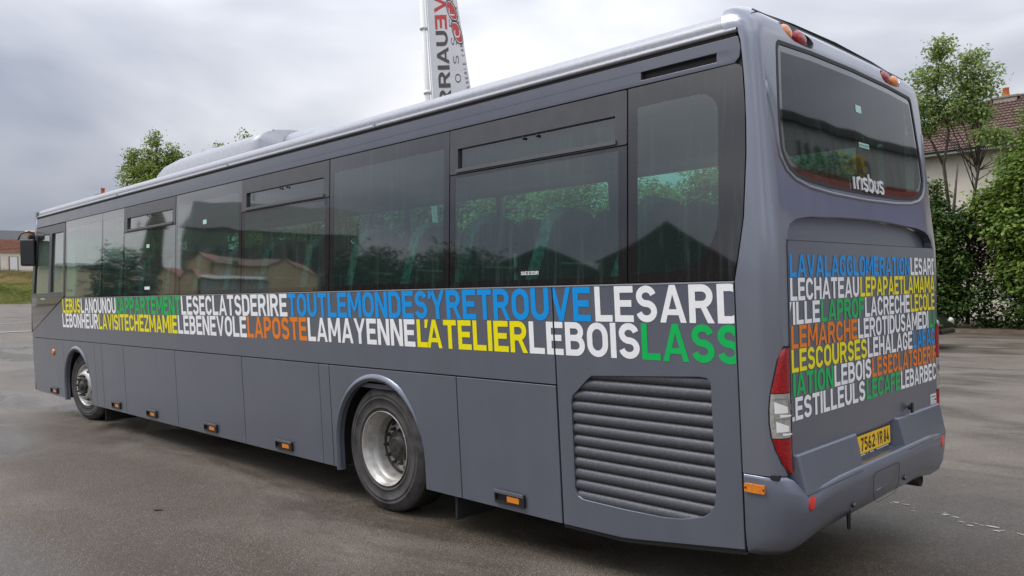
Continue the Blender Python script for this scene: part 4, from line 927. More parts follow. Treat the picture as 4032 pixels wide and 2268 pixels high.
# ------------------------------------------------------------------ foliage
def leafmat(name, c0, c1, sc=1.3, tr=.28):
    m = bpy.data.materials.new(name); m.use_nodes = True; t = m.node_tree; b = t.nodes['Principled BSDF']; o = t.nodes['Material Output']
    at = nd(t, 'ShaderNodeAttribute'); at.attribute_name = 'tone'
    mx = nd(t, 'ShaderNodeMix', data_type='RGBA'); mx.inputs[6].default_value = (*c0, 1); mx.inputs[7].default_value = (*c1, 1); t.links.new(at.outputs['Fac'], mx.inputs[0])
    t.links.new(mx.outputs[2], b.inputs['Base Color']); b.inputs['Roughness'].default_value = .5; b.inputs['Specular IOR Level'].default_value = .35
    tl = nd(t, 'ShaderNodeBsdfTranslucent'); t.links.new(mx.outputs[2], tl.inputs[0]); ms = nd(t, 'ShaderNodeMixShader'); ms.inputs[0].default_value = tr
    t.links.new(b.outputs[0], ms.inputs[1]); t.links.new(tl.outputs[0], ms.inputs[2]); t.links.new(ms.outputs[0], o.inputs[0]); return m
def leaves(name, blobs, n, size, m, parent=None, seed=1, shell=.55, flat=.5, clump=.0, **k):
    """n two-triangle leaves scattered through ellipsoid blobs (x,y,z,rx,ry,rz), denser near their surfaces, gathered in sprays"""
    rg = np.random.default_rng(seed); B = np.array([(*q[:3], *(q[3:] if len(q) == 6 else (q[3],) * 3)) for q in blobs], float)
    wgt = (B[:, 3] * B[:, 4] * B[:, 5]) ** (2 / 3); wgt /= wgt.sum()
    nc = max(1, n // 14); bi = rg.choice(len(B), nc, p=wgt)
    d = rg.normal(size=(nc, 3)); d /= np.linalg.norm(d, axis=1)[:, None]
    lump = 1 + .16 * np.sin(d[:, 0] * 5 + bi) * np.cos(d[:, 2] * 6 + bi * 2) + .12 * rg.normal(size=nc)
    r = (shell + (1 - shell) * rg.random(nc) ** .6) * lump
    cc = B[bi, :3] + d * r[:, None] * B[bi, 3:]
    ctone = rg.random(nc) * .5 + .25
    ci = rg.integers(0, nc, n); c = cc[ci] + rg.normal(size=(n, 3)) * np.array([1, 1, .62]) * size * 1.35
    c[:, 2] = np.maximum(c[:, 2], .05)
    nrm = rg.normal(size=(n, 3)) * flat + np.array([0, 0, 1.]) + d[ci] * .7; nrm /= np.linalg.norm(nrm, axis=1)[:, None]
    a = np.cross(nrm, rg.normal(size=(n, 3))); a /= np.linalg.norm(a, axis=1)[:, None]; bb = np.cross(nrm, a)
    s = size * (.6 + .8 * rg.random(n))[:, None]
    v = np.empty((n, 4, 3)); v[:, 0] = c - a * s * .5; v[:, 1] = c + bb * s * .33 - nrm * s * .1; v[:, 2] = c + a * s * .6; v[:, 3] = c - bb * s * .33 - nrm * s * .1
    me = bpy.data.meshes.new(name); me.vertices.add(4 * n); me.vertices.foreach_set('co', v.ravel())
    me.loops.add(6 * n); base = np.arange(n)[:, None] * 4
    me.loops.foreach_set('vertex_index', (base + np.array([0, 1, 2, 0, 2, 3])).ravel().astype(np.int32))
    me.polygons.add(2 * n); me.polygons.foreach_set('loop_start', (np.arange(2 * n) * 3).astype(np.int32)); me.polygons.foreach_set('loop_total', np.full(2 * n, 3, np.int32))
    me.update(calc_edges=True)
    at = me.attributes.new('tone', 'FLOAT', 'FACE'); tn = np.clip(ctone[ci] + rg.normal(size=n) * .16, 0, 1); at.data.foreach_set('value', np.repeat(tn, 2).astype(np.float32))
    return link(name, me, m, parent, **k)
LM = {'maple': leafmat('maple_leaf', (.035, .080, .012), (.24, .35, .05)), 'ash': leafmat('ash_leaf', (.14, .22, .06), (.38, .47, .17), tr=.45),
      'hedge': leafmat('hedge_leaf', (.012, .035, .008), (.060, .115, .016)), 'ivy': leafmat('ivy_leaf', (.022, .06, .012), (.10, .17, .025)),
      'maroon': leafmat('maroon_leaf', (.030, .008, .010), (.085, .024, .024)), 'lime': leafmat('lime_leaf', (.085, .15, .022), (.30, .36, .06), tr=.35), 'dark': leafmat('dark_leaf', (.010, .022, .008), (.03, .055, .015))}
BARK = mat('bark', (.075, .062, .045), .85, var=.35, vs=9, bump=.8, bs=14)
def trunk(pts, rad, parent, name='trunk'): return MB().tube(pts, rad, 9).link(name, BARK, parent, smooth=True)
def tree(name, label, cat, base, crown, n, size, m, trunks, seed, group=None, shell=.5, flat=.6, branches=0, core=None):
    t_ = empty(name, base, label=label, category=cat); 
    if group: t_['group'] = group
    for pts, rad in trunks: trunk([Vector(p) - Vector(base) for p in pts], rad, t_)
    bl = [(q[0] - base[0], q[1] - base[1], q[2] - base[2], *q[3:]) for q in crown]
    if branches:
        rr = random.Random(seed); mb = MB(); tp = Vector(trunks[0][0][-1]) - Vector(base); 
        for q in bl:
            for _ in range(branches):
                e_ = Vector((q[0] + rr.uniform(-.6, .6) * q[3], q[1] + rr.uniform(-.6, .6) * q[3], q[2] + rr.uniform(-.3, .8) * q[-1])); pt = [Vector(p) - Vector(base) for p in trunks[0][0]]
                k_ = rr.uniform(.4, .95) * (len(pt) - 1); i_ = int(k_); s0 = pt[i_].lerp(pt[min(i_ + 1, len(pt) - 1)], k_ - i_); 
                if s0.z > e_.z: s0 = pt[max(0, i_ - 1)]
                mid = s0.lerp(e_, .5) + Vector((0, 0, .12)); mb.tube([s0, mid, e_], [.020, .014, .005], 5)
        mb.link('branches', BARK, t_, smooth=True)
    leaves('crown', bl, n, size, LM[m], t_, seed, shell, flat)
    return t_
tree('maple_tree', 'dense broad leaved maple with big drooping leaves at the right edge', 'tree', (-3.7, 27.0, 0),
     [(-3.55, 26.9, 5.9, 1.25, 1.3, 1.9), (-4.1, 26.6, 4.8, 1.25, 1.2, 1.0), (-5.25, 26.4, 4.2, .75, .8, .55), (-3.2, 26.5, 4.0, 1.8, 1.4, 1.3), (-4.55, 26.1, 3.3, 1.1, 1.0, .9), (-2.8, 26.0, 2.6, 1.7, 1.2, 1.2), (-4.25, 25.9, 1.9, .95, .8, .9), (-3.0, 25.8, 1.0, 1.7, .8, .9)],
     68000, .135, 'maple', [([(-3.7, 27, 0), (-3.6, 27, 2), (-3.7, 27, 4.5)], [.2, .16, .07])], 11, branches=3, shell=.35)
tree('young_ash_tree', 'tall slender young ash with airy pale green leaves behind the bus corner', 'tree', (-6.55, 27.6, 0),
     [(-7.25, 27.6, 9.95, .42, .4, .55), (-7.45, 27.6, 9.1, .85, .6, .6), (-6.2, 27.6, 9.3, .45, .4, .5), (-6.1, 27.6, 8.55, .85, .6, .7), (-8.0, 27.6, 8.0, .95, .7, .75), (-6.9, 27.6, 7.8, 1.1, .7, .7), (-6.1, 27.6, 7.5, .5, .5, .45), (-7.9, 27.6, 7.2, .6, .5, .4), (-5.6, 27.4, 6.6, .55, .5, .35), (-5.0, 27.2, 5.5, .5, .5, .4)],
     12500, .11, 'ash', [([(-6.55, 27.6, 0), (-6.45, 27.6, 3.5), (-6.1, 27.6, 5.5), (-6.0, 27.6, 7.0), (-6.2, 27.6, 9.1)], [.075, .06, .045, .03, .01]), ([(-6.75, 27.6, 1), (-7.2, 27.6, 5.8), (-7.0, 27.6, 7.0), (-7.4, 27.6, 8.4), (-7.2, 27.6, 10.1)], [.07, .055, .04, .028, .01]), ([(-7.2, 27.6, 5.8), (-7.7, 27.6, 7.0), (-8.1, 27.6, 8.2)], [.05, .035, .012])], 12, branches=4, shell=.2, flat=.9)
tree('ivy_clad_stump', 'ivy covered column of foliage against the cream wall next to the bus', 'shrub', (-7.0, 26.0, 0),
     [(-7.0, 26.0, 1.2, .75, .7, 1.2), (-6.9, 26.0, 2.9, .6, .5, 1.1), (-7.1, 26.2, 4.6, .3, .3, .6), (-6.3, 26.3, 3.6, .4, .4, .5), (-7.0, 26, 3.9, .35, .35, .7), (-6.5, 26.1, 3.4, .35, .3, .5), (-6.3, 26, 2.3, .4, .4, .4)], 11000, .12, 'ivy', [([(-7, 26, 0), (-7, 26, 3.2), (-7.1, 26, 4.9)], [.14, .09, .03]), ([(-6.7, 26, 1), (-6.45, 26, 4.2), (-6.3, 26, 5.6)], [.07, .05, .02])], 13, branches=2)
tree('maroon_shrub', 'dark maroon leaved shrub in the gap between ivy and maple', 'shrub', (-5.8, 26.8, 0), [(-5.9, 26.8, 3.4, .75, .5, .65), (-5.6, 26.8, 2.6, .7, .5, .7), (-6.2, 26.7, 2.3, .5, .4, .6)], 4500, .10, 'maroon', [([(-5.8, 26.8, 0), (-5.8, 26.8, 2.6)], [.05, .03])], 14, branches=2)
# clipped boundary hedge along the far edge of the car park, built as separate plants
hx = -44.0; hi = 0
while hx < 9:
    w = 3.3; hgt = 2.0 if hx > -9 else 3.0
    tree('boundary_shrub', 'dark green boundary shrub at the asphalt edge, %s' % ('just right of the bus corner' if hx < -5 else 'at the right edge of the photo') if -9 < hx < -3 else 'dense green boundary shrub hidden behind the bus', 'shrub', (hx, 26.2, 0), [(hx, 26.2, .9, w * .62, .75, 1.05), (hx + .8, 26.3, hgt * .7, w * .5, .6, hgt * .45), (hx - .9, 26.1, hgt * .5, w * .45, .7, hgt * .5)], 5200 if hx > -10 else 3600, .12 if hx > -10 else .17, 'hedge', [([(hx, 26.4, 0), (hx, 26.4, 1.6)], [.08, .05])], 20 + hi, group='shrubs forming the boundary hedge')
    hx += w; hi += 1
for i, (x, y, h, w, mm) in enumerate(((-12.5, 28.5, 7.0, 3.2, 'ash'), (-17.0, 29, 7.5, 3.4, 'lime'), (-21.5, 29.5, 7.0, 3.6, 'lime'), (-26, 29, 8.4, 3.8, 'ash'), (-31, 30, 9.2, 4.4, 'ash'), (-37, 30, 10.3, 5, 'ivy'), (-44, 31, 11.6, 5.6, 'hedge'), (-52, 31, 12.6, 6, 'ivy'), (-61, 31, 13.5, 6.5, 'hedge'))):
    tree('broadleaf_tree', ('first', 'second', 'third', 'fourth', 'fifth', 'sixth', 'seventh', 'eighth', 'ninth')[i] + ' broadleaf tree from the right, seen through the bus windows beyond the hedge', 'tree', (x, y, 0), [(x, y, h * .55, w * .75, w * .6, h * .35), (x + w * .35, y, h * .70, w * .45, w * .4, h * .22), (x - w * .4, y, h * .62, w * .45, w * .4, h * .2), (x, y, h * .85, w * .45, w * .35, h * .16)], 13000, .2 if x > -30 else .3, mm, [([(x, y, 0), (x, y, h * .55), (x, y, h * .8)], [.18, .12, .04])], 50 + i, group='trees beyond the hedge', branches=2)
# tree above the front roof, and the one whose twigs show over the roof pod
def P45(px, py, D):            # metres east/north/up from the camera for a bearing and height angle
    d = FX + RX * ((px - 2016) / 3145.) - UX * ((py - 1134) / 3145.); k = D / math.hypot(d.x, d.y); return CAMP + d * k
c0 = P45(618, 668, 45); 
tree('conical_tree', 'bushy green tree with a pointed top rising above the front of the bus roof', 'tree', (c0.x, c0.y, .5),
     [(c0.x + a, c0.y + b_, c0.z + c, r_, r_, h_) for a, b_, c, r_, h_ in ((0, 0, -1.2, 1.75, 1.5), (-.45, -.5, -.1, 1.0, .8), (.5, .55, .0, .9, .8), (-.05, -.05, .75, .55, 1.0), (-.05, -.05, 1.45, .22, .6), (-.75, -.85, .5, .4, .6), (.55, .6, .8, .38, .6), (.95, 1.0, .35, .4, .5), (0, 0, -3.5, 1.8, 2.0))], 26000, .11, 'lime', [([(c0.x, c0.y, .5), (c0.x, c0.y, c0.z - 2), (c0.x, c0.y, c0.z + 1)], [.25, .18, .05])], 31, branches=3, shell=.3, flat=.9)
c1 = P45(962, 528, 30)
tree('yellow_green_tree', 'tree whose yellow green top twigs just show above the roof pod', 'tree', (c1.x, c1.y, 0),
     [(c1.x, c1.y, c1.z - .6, .16, .16, .30), (c1.x, c1.y, c1.z - .15, .22, .2, .28), (c1.x + .03, c1.y, c1.z - .02, .1, .1, .16), (c1.x - .62, c1.y - .6, c1.z - .42, .22, .14, .12), (c1.x - 1.0, c1.y - .95, c1.z - .72, .17, .14, .08), (c1.x + .38, c1.y + .37, c1.z - .07, .18, .12, .12), (c1.x, c1.y, c1.z - 2.6, 1.3, 1.1, 1.2)], 3400, .085, 'lime', [([(c1.x, c1.y, 0), (c1.x, c1.y, c1.z - 1.5), (c1.x, c1.y, c1.z - .1)], [.14, .07, .01]), ([(c1.x, c1.y, c1.z - 1.5), (c1.x - .5, c1.y - .5, c1.z - .55), (c1.x - .85, c1.y - .8, c1.z - .42)], [.03, .015, .006])], 32, shell=.1, flat=.9)
# verge below the hedge
link('soil_verge', fixn(MB().add([(-60, 24.75, .0), (12, 24.55, .0), (12, 24.75, .07), (-60, 24.95, .07), (-60, 29, .14), (12, 29, .14)], [(0, 1, 2, 3), (3, 2, 5, 4)]).mesh('verge')), mat('soil_and_litter', (.085, .055, .035), .9, var=.5, vs=5, bump=.8, bs=20, dirt=(.16, .15, .10, .7), ds=1.4), kind='structure')
# ------------------------------------------------------------------ houses in view
CREAM = mat('cream_render', (.76, .70, .60), .85, var=.07, vs=2, bump=.2, bs=30)
TILEB = mat('brown_roof_tile', (.125, .070, .058), .75, var=.35, vs=5, bump=.4, bs=30); TILER = mat('red_roof_tile', (.24, .105, .07), .8, var=.25, vs=2)
SLATE = mat('dark_slate', (.045, .045, .05), .6, var=.25, vs=4); TERRA = mat('terracotta_pot', (.62, .17, .055), .7, var=.15, vs=10); WHITE = mat('white_board', (.78, .78, .76), .5)
h1 = empty('cream_house', (-2, 36, 0), label='cream rendered house with brown interlocking tile roof behind the trees', category='house')
def loc(o, c):  # move world-space mesh into parent's frame
    o.location = (-c[0], -c[1], -c[2]); return o
H0 = (-2, 36, 0)
loc(MB().box((-12.1, 33.4, 0), (8, 41.6, 7.05)).link('wall', CREAM, h1), H0)
roof = MB().add([(-12.6, 32.9, 7.08), (8.5, 32.9, 7.08), (8.5, 42.1, 7.08), (-12.6, 42.1, 7.08), (-8.0, 37.5, 9.70), (4, 37.5, 9.70)], [(0, 1, 5, 4), (1, 2, 5), (2, 3, 4, 5), (3, 0, 4), (0, 3, 2, 1)]); loc(roof.link('roof', TILEB, h1), H0)
loc(MB().box((-12.6, 32.80, 6.93), (8.5, 32.88, 7.06)).link('fascia_board', WHITE, h1), H0)
loc(MB().tube([(-12.6, 32.76, 7.07), (8.5, 32.76, 7.07)], .055).link('gutter', RUBBER, h1), H0)
def tilemesh():
    vs = []; nx = 9
    for j, (v, dz) in enumerate(((0, -.01), (0, .055), (.36, .006))):
        for i in range(nx):
            q = i / (nx - 1); w_ = .045 * abs(math.sin(q * 2 * math.pi)) ** .8; vs.append((q * .33, v, dz + (w_ if j else 0)))
    return fixn(mesh('tile', vs, [(j * nx + i, j * nx + i + 1, (j + 1) * nx + i + 1, (j + 1) * nx + i) for j in range(2) for i in range(nx - 1)]))
tm = tilemesh(); tm.materials.append(TILEB); sl_ = Vector((0, 4.6, 2.62)).normalized(); ang = math.atan2(2.62, 4.6); nrow = int(5.29 / .33); cnt = 0; rest = MB()
tiles = []
for r_ in range(nrow):
    yy = 32.9 + sl_.y * .33 * r_; zz = 7.10 + sl_.z * .33 * r_; xl = -12.6 + 4.6 * (.33 * r_ / 5.29); x = -12.6
    while x < 8.2:
        if x > xl and x < 8.4 - 4.4 * (.33 * r_ / 5.29): tiles.append((abs(x + 7.2) + (0 if r_ > 1 else .0), x, yy, zz))
        x += .325
tiles.sort()
rot_ = Matrix.Rotation(ang, 3, 'X')
for i, (_, x, yy, zz) in enumerate(tiles):
    if i < 290:
        o = bpy.data.objects.new('tile', tm); COL.objects.link(o); o.parent = h1; o.location = (x - H0[0], yy - H0[1], zz + .005); o.rotation_euler = (ang, 0, random.uniform(-.01, .01))
    else: rest.add([rot_ @ v.co + Vector((x, yy, zz + .005)) for v in tm.vertices], [tuple(p.vertices) for p in tm.polygons])
loc(link('roof_tiles', rest.mesh('rt'), TILEB, h1, kind='stuff'), H0)
for p0, p1 in (((-12.6, 32.9, 7.12), (-8, 37.5, 9.74)), ((-8, 37.5, 9.76), (4, 37.5, 9.76))):
    n = 14; pts = [Vector(p0).lerp(Vector(p1), i / n) for i in range(n + 1)]; rd = [.10 + .02 * (i % 2) for i in range(n + 1)]; loc(MB().tube(pts, rd, 8).link('ridge_tiles', TILEB, h1, smooth=True), H0)
ch = empty('chimney', parent=h1); 
MB().box((-7.85, 37.1, 8.9), (-6.95, 37.7, 9.72)).link('stack', CREAM, ch); MB().box((-7.95, 37.0, 9.72), (-6.85, 37.8, 9.80)).link('cap_slab', mat('weathered_concrete', (.28, .27, .22), .9, var=.3, vs=8), ch)
MB().lathe([(0, .155), (.36, .125), (.37, .135), (.42, .135), (.42, .1), (.1, .1)], 14, axis='z', c=(-7.42, 37.4, 9.80)).link('chimney_pot', TERRA, ch, smooth=True)
for c_ in ch.children: loc(c_, H0)
# house with only its chimney pot over the bus roof
q0 = P45(405, 752, 60); h2 = empty('slate_house', (q0.x, q0.y, 0), label='house behind the bus showing only an orange chimney pot above the roof line', category='house')
MB().box((-4, -3, 0), (4, 3, 5.8)).link('wall', CREAM, h2); MB().add([(-4.3, -3.3, 5.8), (4.3, -3.3, 5.8), (4.3, 3.3, 5.8), (-4.3, 3.3, 5.8), (-4.3, 0, 8.35), (4.3, 0, 8.35)], [(0, 1, 5, 4), (2, 3, 4, 5), (0, 4, 3), (1, 2, 5), (0, 3, 2, 1)]).link('roof', SLATE, h2)
ch = empty('chimney', parent=h2); MB().box((-.75, -.3, 7.6), (.35, .3, q0.z - .22)).link('stack', mat('chimney_brick', (.25, .12, .08), .9), ch); MB().lathe([(0, .13), (.34, .11), (.36, .14), (.40, .14)], 12, axis='z', c=(0, 0, q0.z - .22)).link('chimney_pot', TERRA, ch, smooth=True)
# grass bank and houses at the far left
bm_ = MB(); nx = 40; ny = 60; rr = random.Random(3)
def bank(u, v): # u 0..1 up the bank
    x = -98 - 7.5 * u; base = 1.33; return x, base + 3.7 * (u ** .85) + .18 * math.sin(v * 1.7) * math.sin(u * 6) 
for i in range(nx + 1):
    for j in range(ny + 1):
        u = i / nx * 1.25; y = -30 + 75 * j / ny; x, z = bank(min(u, 1), y); x = -98 - 7.5 * u if u <= 1 else -105.5 - 200 * (u - 1); bm_.v.append((x + rr.uniform(-.1, .1), y, z + rr.uniform(-.05, .05)))
bm_.f = [(i * (ny + 1) + j, i * (ny + 1) + j + 1, (i + 1) * (ny + 1) + j + 1, (i + 1) * (ny + 1) + j) for i in range(nx) for j in range(ny)]
gm_ = mat('grass_bank_soil', (.17, .18, .055), .95, var=.4, vs=.8, dirt=(.22, .18, .07, .9), ds=.5)
bm_.link('grass_bank', gm_, None, smooth=True, kind='structure')
def tufts(name, pos, hgt, m, label, seed, wd=.05, **k):
    rg = np.random.default_rng(seed); n = len(pos); a = rg.random(n) * 6.283; dx = np.cos(a) * wd; dy = np.sin(a) * wd; lean = rg.normal(size=(n, 2)) * hgt * .45; h = hgt * (.5 + rg.random(n))
    v = np.empty((n, 3, 3)); v[:, 0] = pos; v[:, 1] = pos; v[:, 2] = pos; v[:, 0, 0] -= dx; v[:, 0, 1] -= dy; v[:, 1, 0] += dx; v[:, 1, 1] += dy; v[:, 2, 0] += lean[:, 0]; v[:, 2, 1] += lean[:, 1]; v[:, 2, 2] += h
    me = bpy.data.meshes.new(name); me.vertices.add(3 * n); me.vertices.foreach_set('co', v.ravel()); me.loops.add(3 * n); me.loops.foreach_set('vertex_index', np.arange(3 * n, dtype=np.int32)); me.polygons.add(n)
    me.polygons.foreach_set('loop_start', (np.arange(n) * 3).astype(np.int32)); me.polygons.foreach_set('loop_total', np.full(n, 3, np.int32)); me.update(calc_edges=True)
    at = me.attributes.new('tone', 'FLOAT', 'FACE'); tn = np.clip(.5 + .35 * np.sin(pos[:, 1] * .9 + pos[:, 2] * 2.2) + rg.normal(size=n) * .25, 0, 1); at.data.foreach_set('value', tn.astype(np.float32))
    return link(name, me, m, None, kind='stuff', label=label, category='grass', **k)
def bankpos(n, y0, y1, u0, u1, seed):
    rg = np.random.default_rng(seed); u = u0 + (u1 - u0) * rg.random(n); y = y0 + (y1 - y0) * rg.random(n); return np.array([(bank(a, b_)[0], b_, bank(a, b_)[1]) for a, b_ in zip(u, y)])
tufts('meadow_grass', bankpos(16000, 14, 29, 0, .62, 1), .22, leafmat('grass_blade', (.17, .20, .045), (.36, .37, .12), tr=.3), 'green mown grass on the lower bank at far left', 1)
tufts('dry_grass', bankpos(9000, 14, 29, .5, 1, 2), .38, leafmat('dry_blade', (.30, .26, .10), (.52, .43, .22), tr=.3), 'tall dry yellowish grass on top of the far left bank', 2)
def house(name, label, x0, x1, y0, y1, zb, ze, zr, wallm, roofm, extra=None):
    h = empty(name, ((x0 + x1) / 2, (y0 + y1) / 2, zb), label=label, category='house'); c = ((x0 + x1) / 2, (y0 + y1) / 2, zb)
    loc(MB().box((x0, y0, zb - 1), (x1, y1, ze)).link('wall', wallm, h), c); xm = (x0 + x1) / 2
    loc(MB().add([(x0 - .3, y0 - .3, ze), (x1 + .3, y0 - .3, ze), (x1 + .3, y1 + .3, ze), (x0 - .3, y1 + .3, ze), (xm, y0 + (1.5 if 'hip' in label else -.3), zr), (xm, y1 - (1.5 if 'hip' in label else -.3), zr)], [(1, 2, 5, 4), (3, 0, 4, 5), (0, 1, 4), (2, 3, 5), (0, 3, 2, 1)]).link('roof', roofm, h), c)
    return h, c
hA, cA = house('bungalow', 'low cream bungalow with red tiled roof and white shutters above the grass bank', -112, -105.5, 8, 26.5, 4.9, 7.35, 9.0, CREAM, TILER)
for r_ in range(9):
    q = (r_ + .5) / 9; loc(MB().box((-105.2 - 3.5 * q - .04, 7.7, 7.35 + 1.65 * q + .02), (-105.2 - 3.5 * q + .04, 26.8, 7.35 + 1.65 * q + .09)).link('tile_course', TILER, hA), cA)
for y in (21.45, 19.6): 
    loc(MB().box((-105.52, y - .12, 5.1), (-105.44, y + .87, 6.85)).link('window_frame', mat('dark_reveal', (.2, .18, .16), .7), hA), cA); loc(MB().box((-105.44, y, 5.1), (-105.40, y + .75, 6.8)).link('shutter', WHITE, hA), cA)
hB, cB = house('slate_roof_house', 'house with hipped dark slate roof and brick chimney behind the bungalow', -126, -116, 20.0, 34, 4.9, 8.6, 11.05, CREAM, SLATE)
q1 = P45(122, 905, 121); ch = empty('chimney', parent=hB); MB().box((q1.x - .5, q1.y - .45, 8.5), (q1.x + .5, q1.y + .45, q1.z - .3)).link('stack', mat('brick_stack', (.33, .14, .09), .9, var=.2, vs=8), ch); MB().box((q1.x - .6, q1.y - .55, q1.z - .3), (q1.x + .6, q1.y + .55, q1.z - .1)).link('cap_slab', WHITE, ch)
for c_ in ch.children: loc(c_, cB)
tree('small_garden_tree', 'small round yellowish tree beside the bungalow chimney', 'tree', (-107.5, 24.0, 4.9), [(-107.8, 24.2, 8.4, .8, .8, 1.0), (-107.6, 24.8, 7.6, .8, .8, .8)], 1600, .22, 'lime', [([(-107.5, 24, 4.9), (-107.7, 24.2, 7.6)], [.1, .06])], 41)
# ------------------------------------------------------------------ banner
U = Vector((.636, .771, 0)); ban = empty('advertising_banner', (-10.42, 6.5, 0), label='tall white feather banner on a pole behind the bus, printed in grey and red', category='banner')
B0 = Vector((-10.42, 6.5, 0))
def FP(u, z, o=0.):
    sh = .037 * (7.55 - z) - .05; wv = .045 * math.sin(u * 3.4 + z * .9) * min(1, u * 2); uu = u + sh
    return Vector((-10.47, 6.45, 0)) - B0 + U * uu + Vector((.771, -.636, 0)) * (wv + o) + Vector((0, 0, z))
PW = mat('white_pole', (.80, .80, .78), .35); FLG = mat('banner_cloth', (.80, .80, .81), .75, var=.04, vs=3)
MB().tube([FP(0, 0), FP(0, 9.5)], [.062, .05], 14).link('pole', PW, ban, smooth=True)
for z in (5.70, 6.98, 8.2): MB().tube([FP(0, z - .03), FP(0, z + .03)], .075, 14).link('pole_clamp', PW, ban, smooth=True); 
MB().tube([FP(.085, 4.6), FP(.085, 9.3)], .012, 6).link('luff_cord', PW, ban)
vs = []; nz = 60; nu = 14
for i in range(nz + 1):
    z = 4.4 + 4.9 * i / nz; wdt = .885 - .095 * (z - 5.6)
    for j in range(nu + 1): vs.append(FP(.105 + (wdt - .105) * j / nu, z))
fs = [(i * (nu + 1) + j, i * (nu + 1) + j + 1, (i + 1) * (nu + 1) + j + 1, (i + 1) * (nu + 1) + j) for i in range(nz) for j in range(nu)]
link('banner_cloth', mesh('cloth', vs, fs), FLG, ban, smooth=True)
GRY = mat('banner_grey', (.115, .10, .10), .7); REDB = mat('banner_red', (.62, .09, .09), .7); DKB = mat('banner_dark', (.05, .05, .06), .7)
def vtext(txt, z0, adv, hgt, ubase, m, thin=1., wfac=.86, mirror=''):
    z = z0
    for ci, c in enumerate(txt):
        mb = MB(); w, st = glyph(c)
        for l_, quads in enumerate(st):
            for qd in quads:
                P = []
                for a, b_ in qd:
                    a_ = (w - a) if c in mirror else a
                    if thin < 1: pass
                    P.append(FP(ubase - b_ * hgt, z + a_ / w * adv * wfac, .004 + l_ * .0006))
                mb.add(P, [tuple(range(len(P)))])
        link('banner_letter', fixn(mb.mesh('bl')), m, ban); z += adv
vtext('CARRIAU', 4.42, .342, .225, .475, GRY) if False else None
zz = 5.12; 
for c, z, a in (('C', 4.42, .32), ('A', 4.77, .34), ('R', 5.12, .31), ('R', 5.47, .31), ('I', 6.155, .085), ('A', 6.265, .325), ('U', 6.615, .30)): 
    pass
for c, z, a, m, mir in (('C', 4.75, .30, GRY, ''), ('A', 5.08, .33, GRY, ''), ('R', 5.44, .32, GRY, ''), ('R', 5.80, .32, GRY, ''), ('I', 6.155, .085, GRY, ''), ('A', 6.265, .335, GRY, ''), ('U', 6.625, .30, GRY, ''), ('E', 6.955, .285, REDB, 'E'), ('V', 7.29, .33, REDB, '')):
    vtext(c, z, a, .235, .470, m, wfac=1., mirror=mir)
SWs = (SW, Q, T1)
def thin_letters(txt, z0, adv, hgt, ub, m, lw=.085, slope=0, wz=.19):
    z = z0
    for c in txt:
        P = {'O': [arcp(.35, .5, .31, .46, 0, 360, 18)], 'S': [arcp(.33, .73, .27, .23, 15, 250, 9) + arcp(.33, .27, .29, .23, 75, -165, 9)], 'E': [[(.6, .96), (.04, .96), (.04, .04), (.6, .04)], [(.04, .5), (.55, .5)]],
             'R': [[(.04, 0), (.04, .96), (.4, .96)] + arcp(.4, .72, .2, .24, 90, -90, 6)[1:] + [(.04, .48)], [(.35, .48), (.62, 0)]], 'A': [[(0, 0), (.33, 1), (.66, 0)], [(.1, .3), (.56, .3)]], 'C': [arcp(.36, .5, .32, .46, 50, 310, 14)], 'I': [[(.1, 0), (.1, 1)]], 'H': [[(.05, 0), (.05, 1)], [(.6, 0), (.6, 1)], [(.05, .5), (.6, .5)]]}[c]
        mb = MB(); l_ = 0
        for path in P:
            for qd in ribbonq(path, False, lw): mb.add([FP(ub - b_ * hgt + slope * (z - z0), z + a * wz * 1.3, .004 + l_ * .0006) for a, b_ in qd], [tuple(range(len(qd)))])
            l_ += 1
        link('banner_letter', fixn(mb.mesh('bl')), m, ban); z += adv
thin_letters('ROSSER', 5.52, .372, .115, .700, DKB, slope=-.047)
thin_letters('CARROSSERIE', 5.30, .095, .050, .885, DKB, lw=.15, wz=.055, slope=-.098); thin_letters('CARROSSERIE', 6.42, .095, .050, .778, DKB, lw=.15, wz=.055, slope=-.098)
for zc, hz, uc in ((7.33, .19, .580), (6.89, .21, .665)):
    for k_, (sc, m, o) in enumerate(((1.12, DKB, .003), (1.0, FLG, .0045), (.90, REDB, .006))):
        P = [FP(uc + (.080 if k_ else .085) * sc * math.copysign(abs(math.cos(a)) ** .6, math.cos(a)) - (.05 * math.sin(a)), zc + hz * sc * math.sin(a), o) for a in [6.2832 * i / 28 for i in range(28)]]
        link('banner_badge', mesh('bdg', P, [tuple(range(28))]), m, ban)
    mb = MB()
    path = arcp(.36, .5, .32, .46, 50, 310, 14) if zc < 7 else [(.05, .05), (.05, .95), (.6, .95)]
    for qd in ribbonq(path, False, .13): mb.add([FP(uc + .055 - b_ * .11, zc - .10 + a * .25, .008) for a, b_ in qd], [tuple(range(len(qd)))])
    link('banner_badge_mark', fixn(mb.mesh('bm')), FLG, ban)
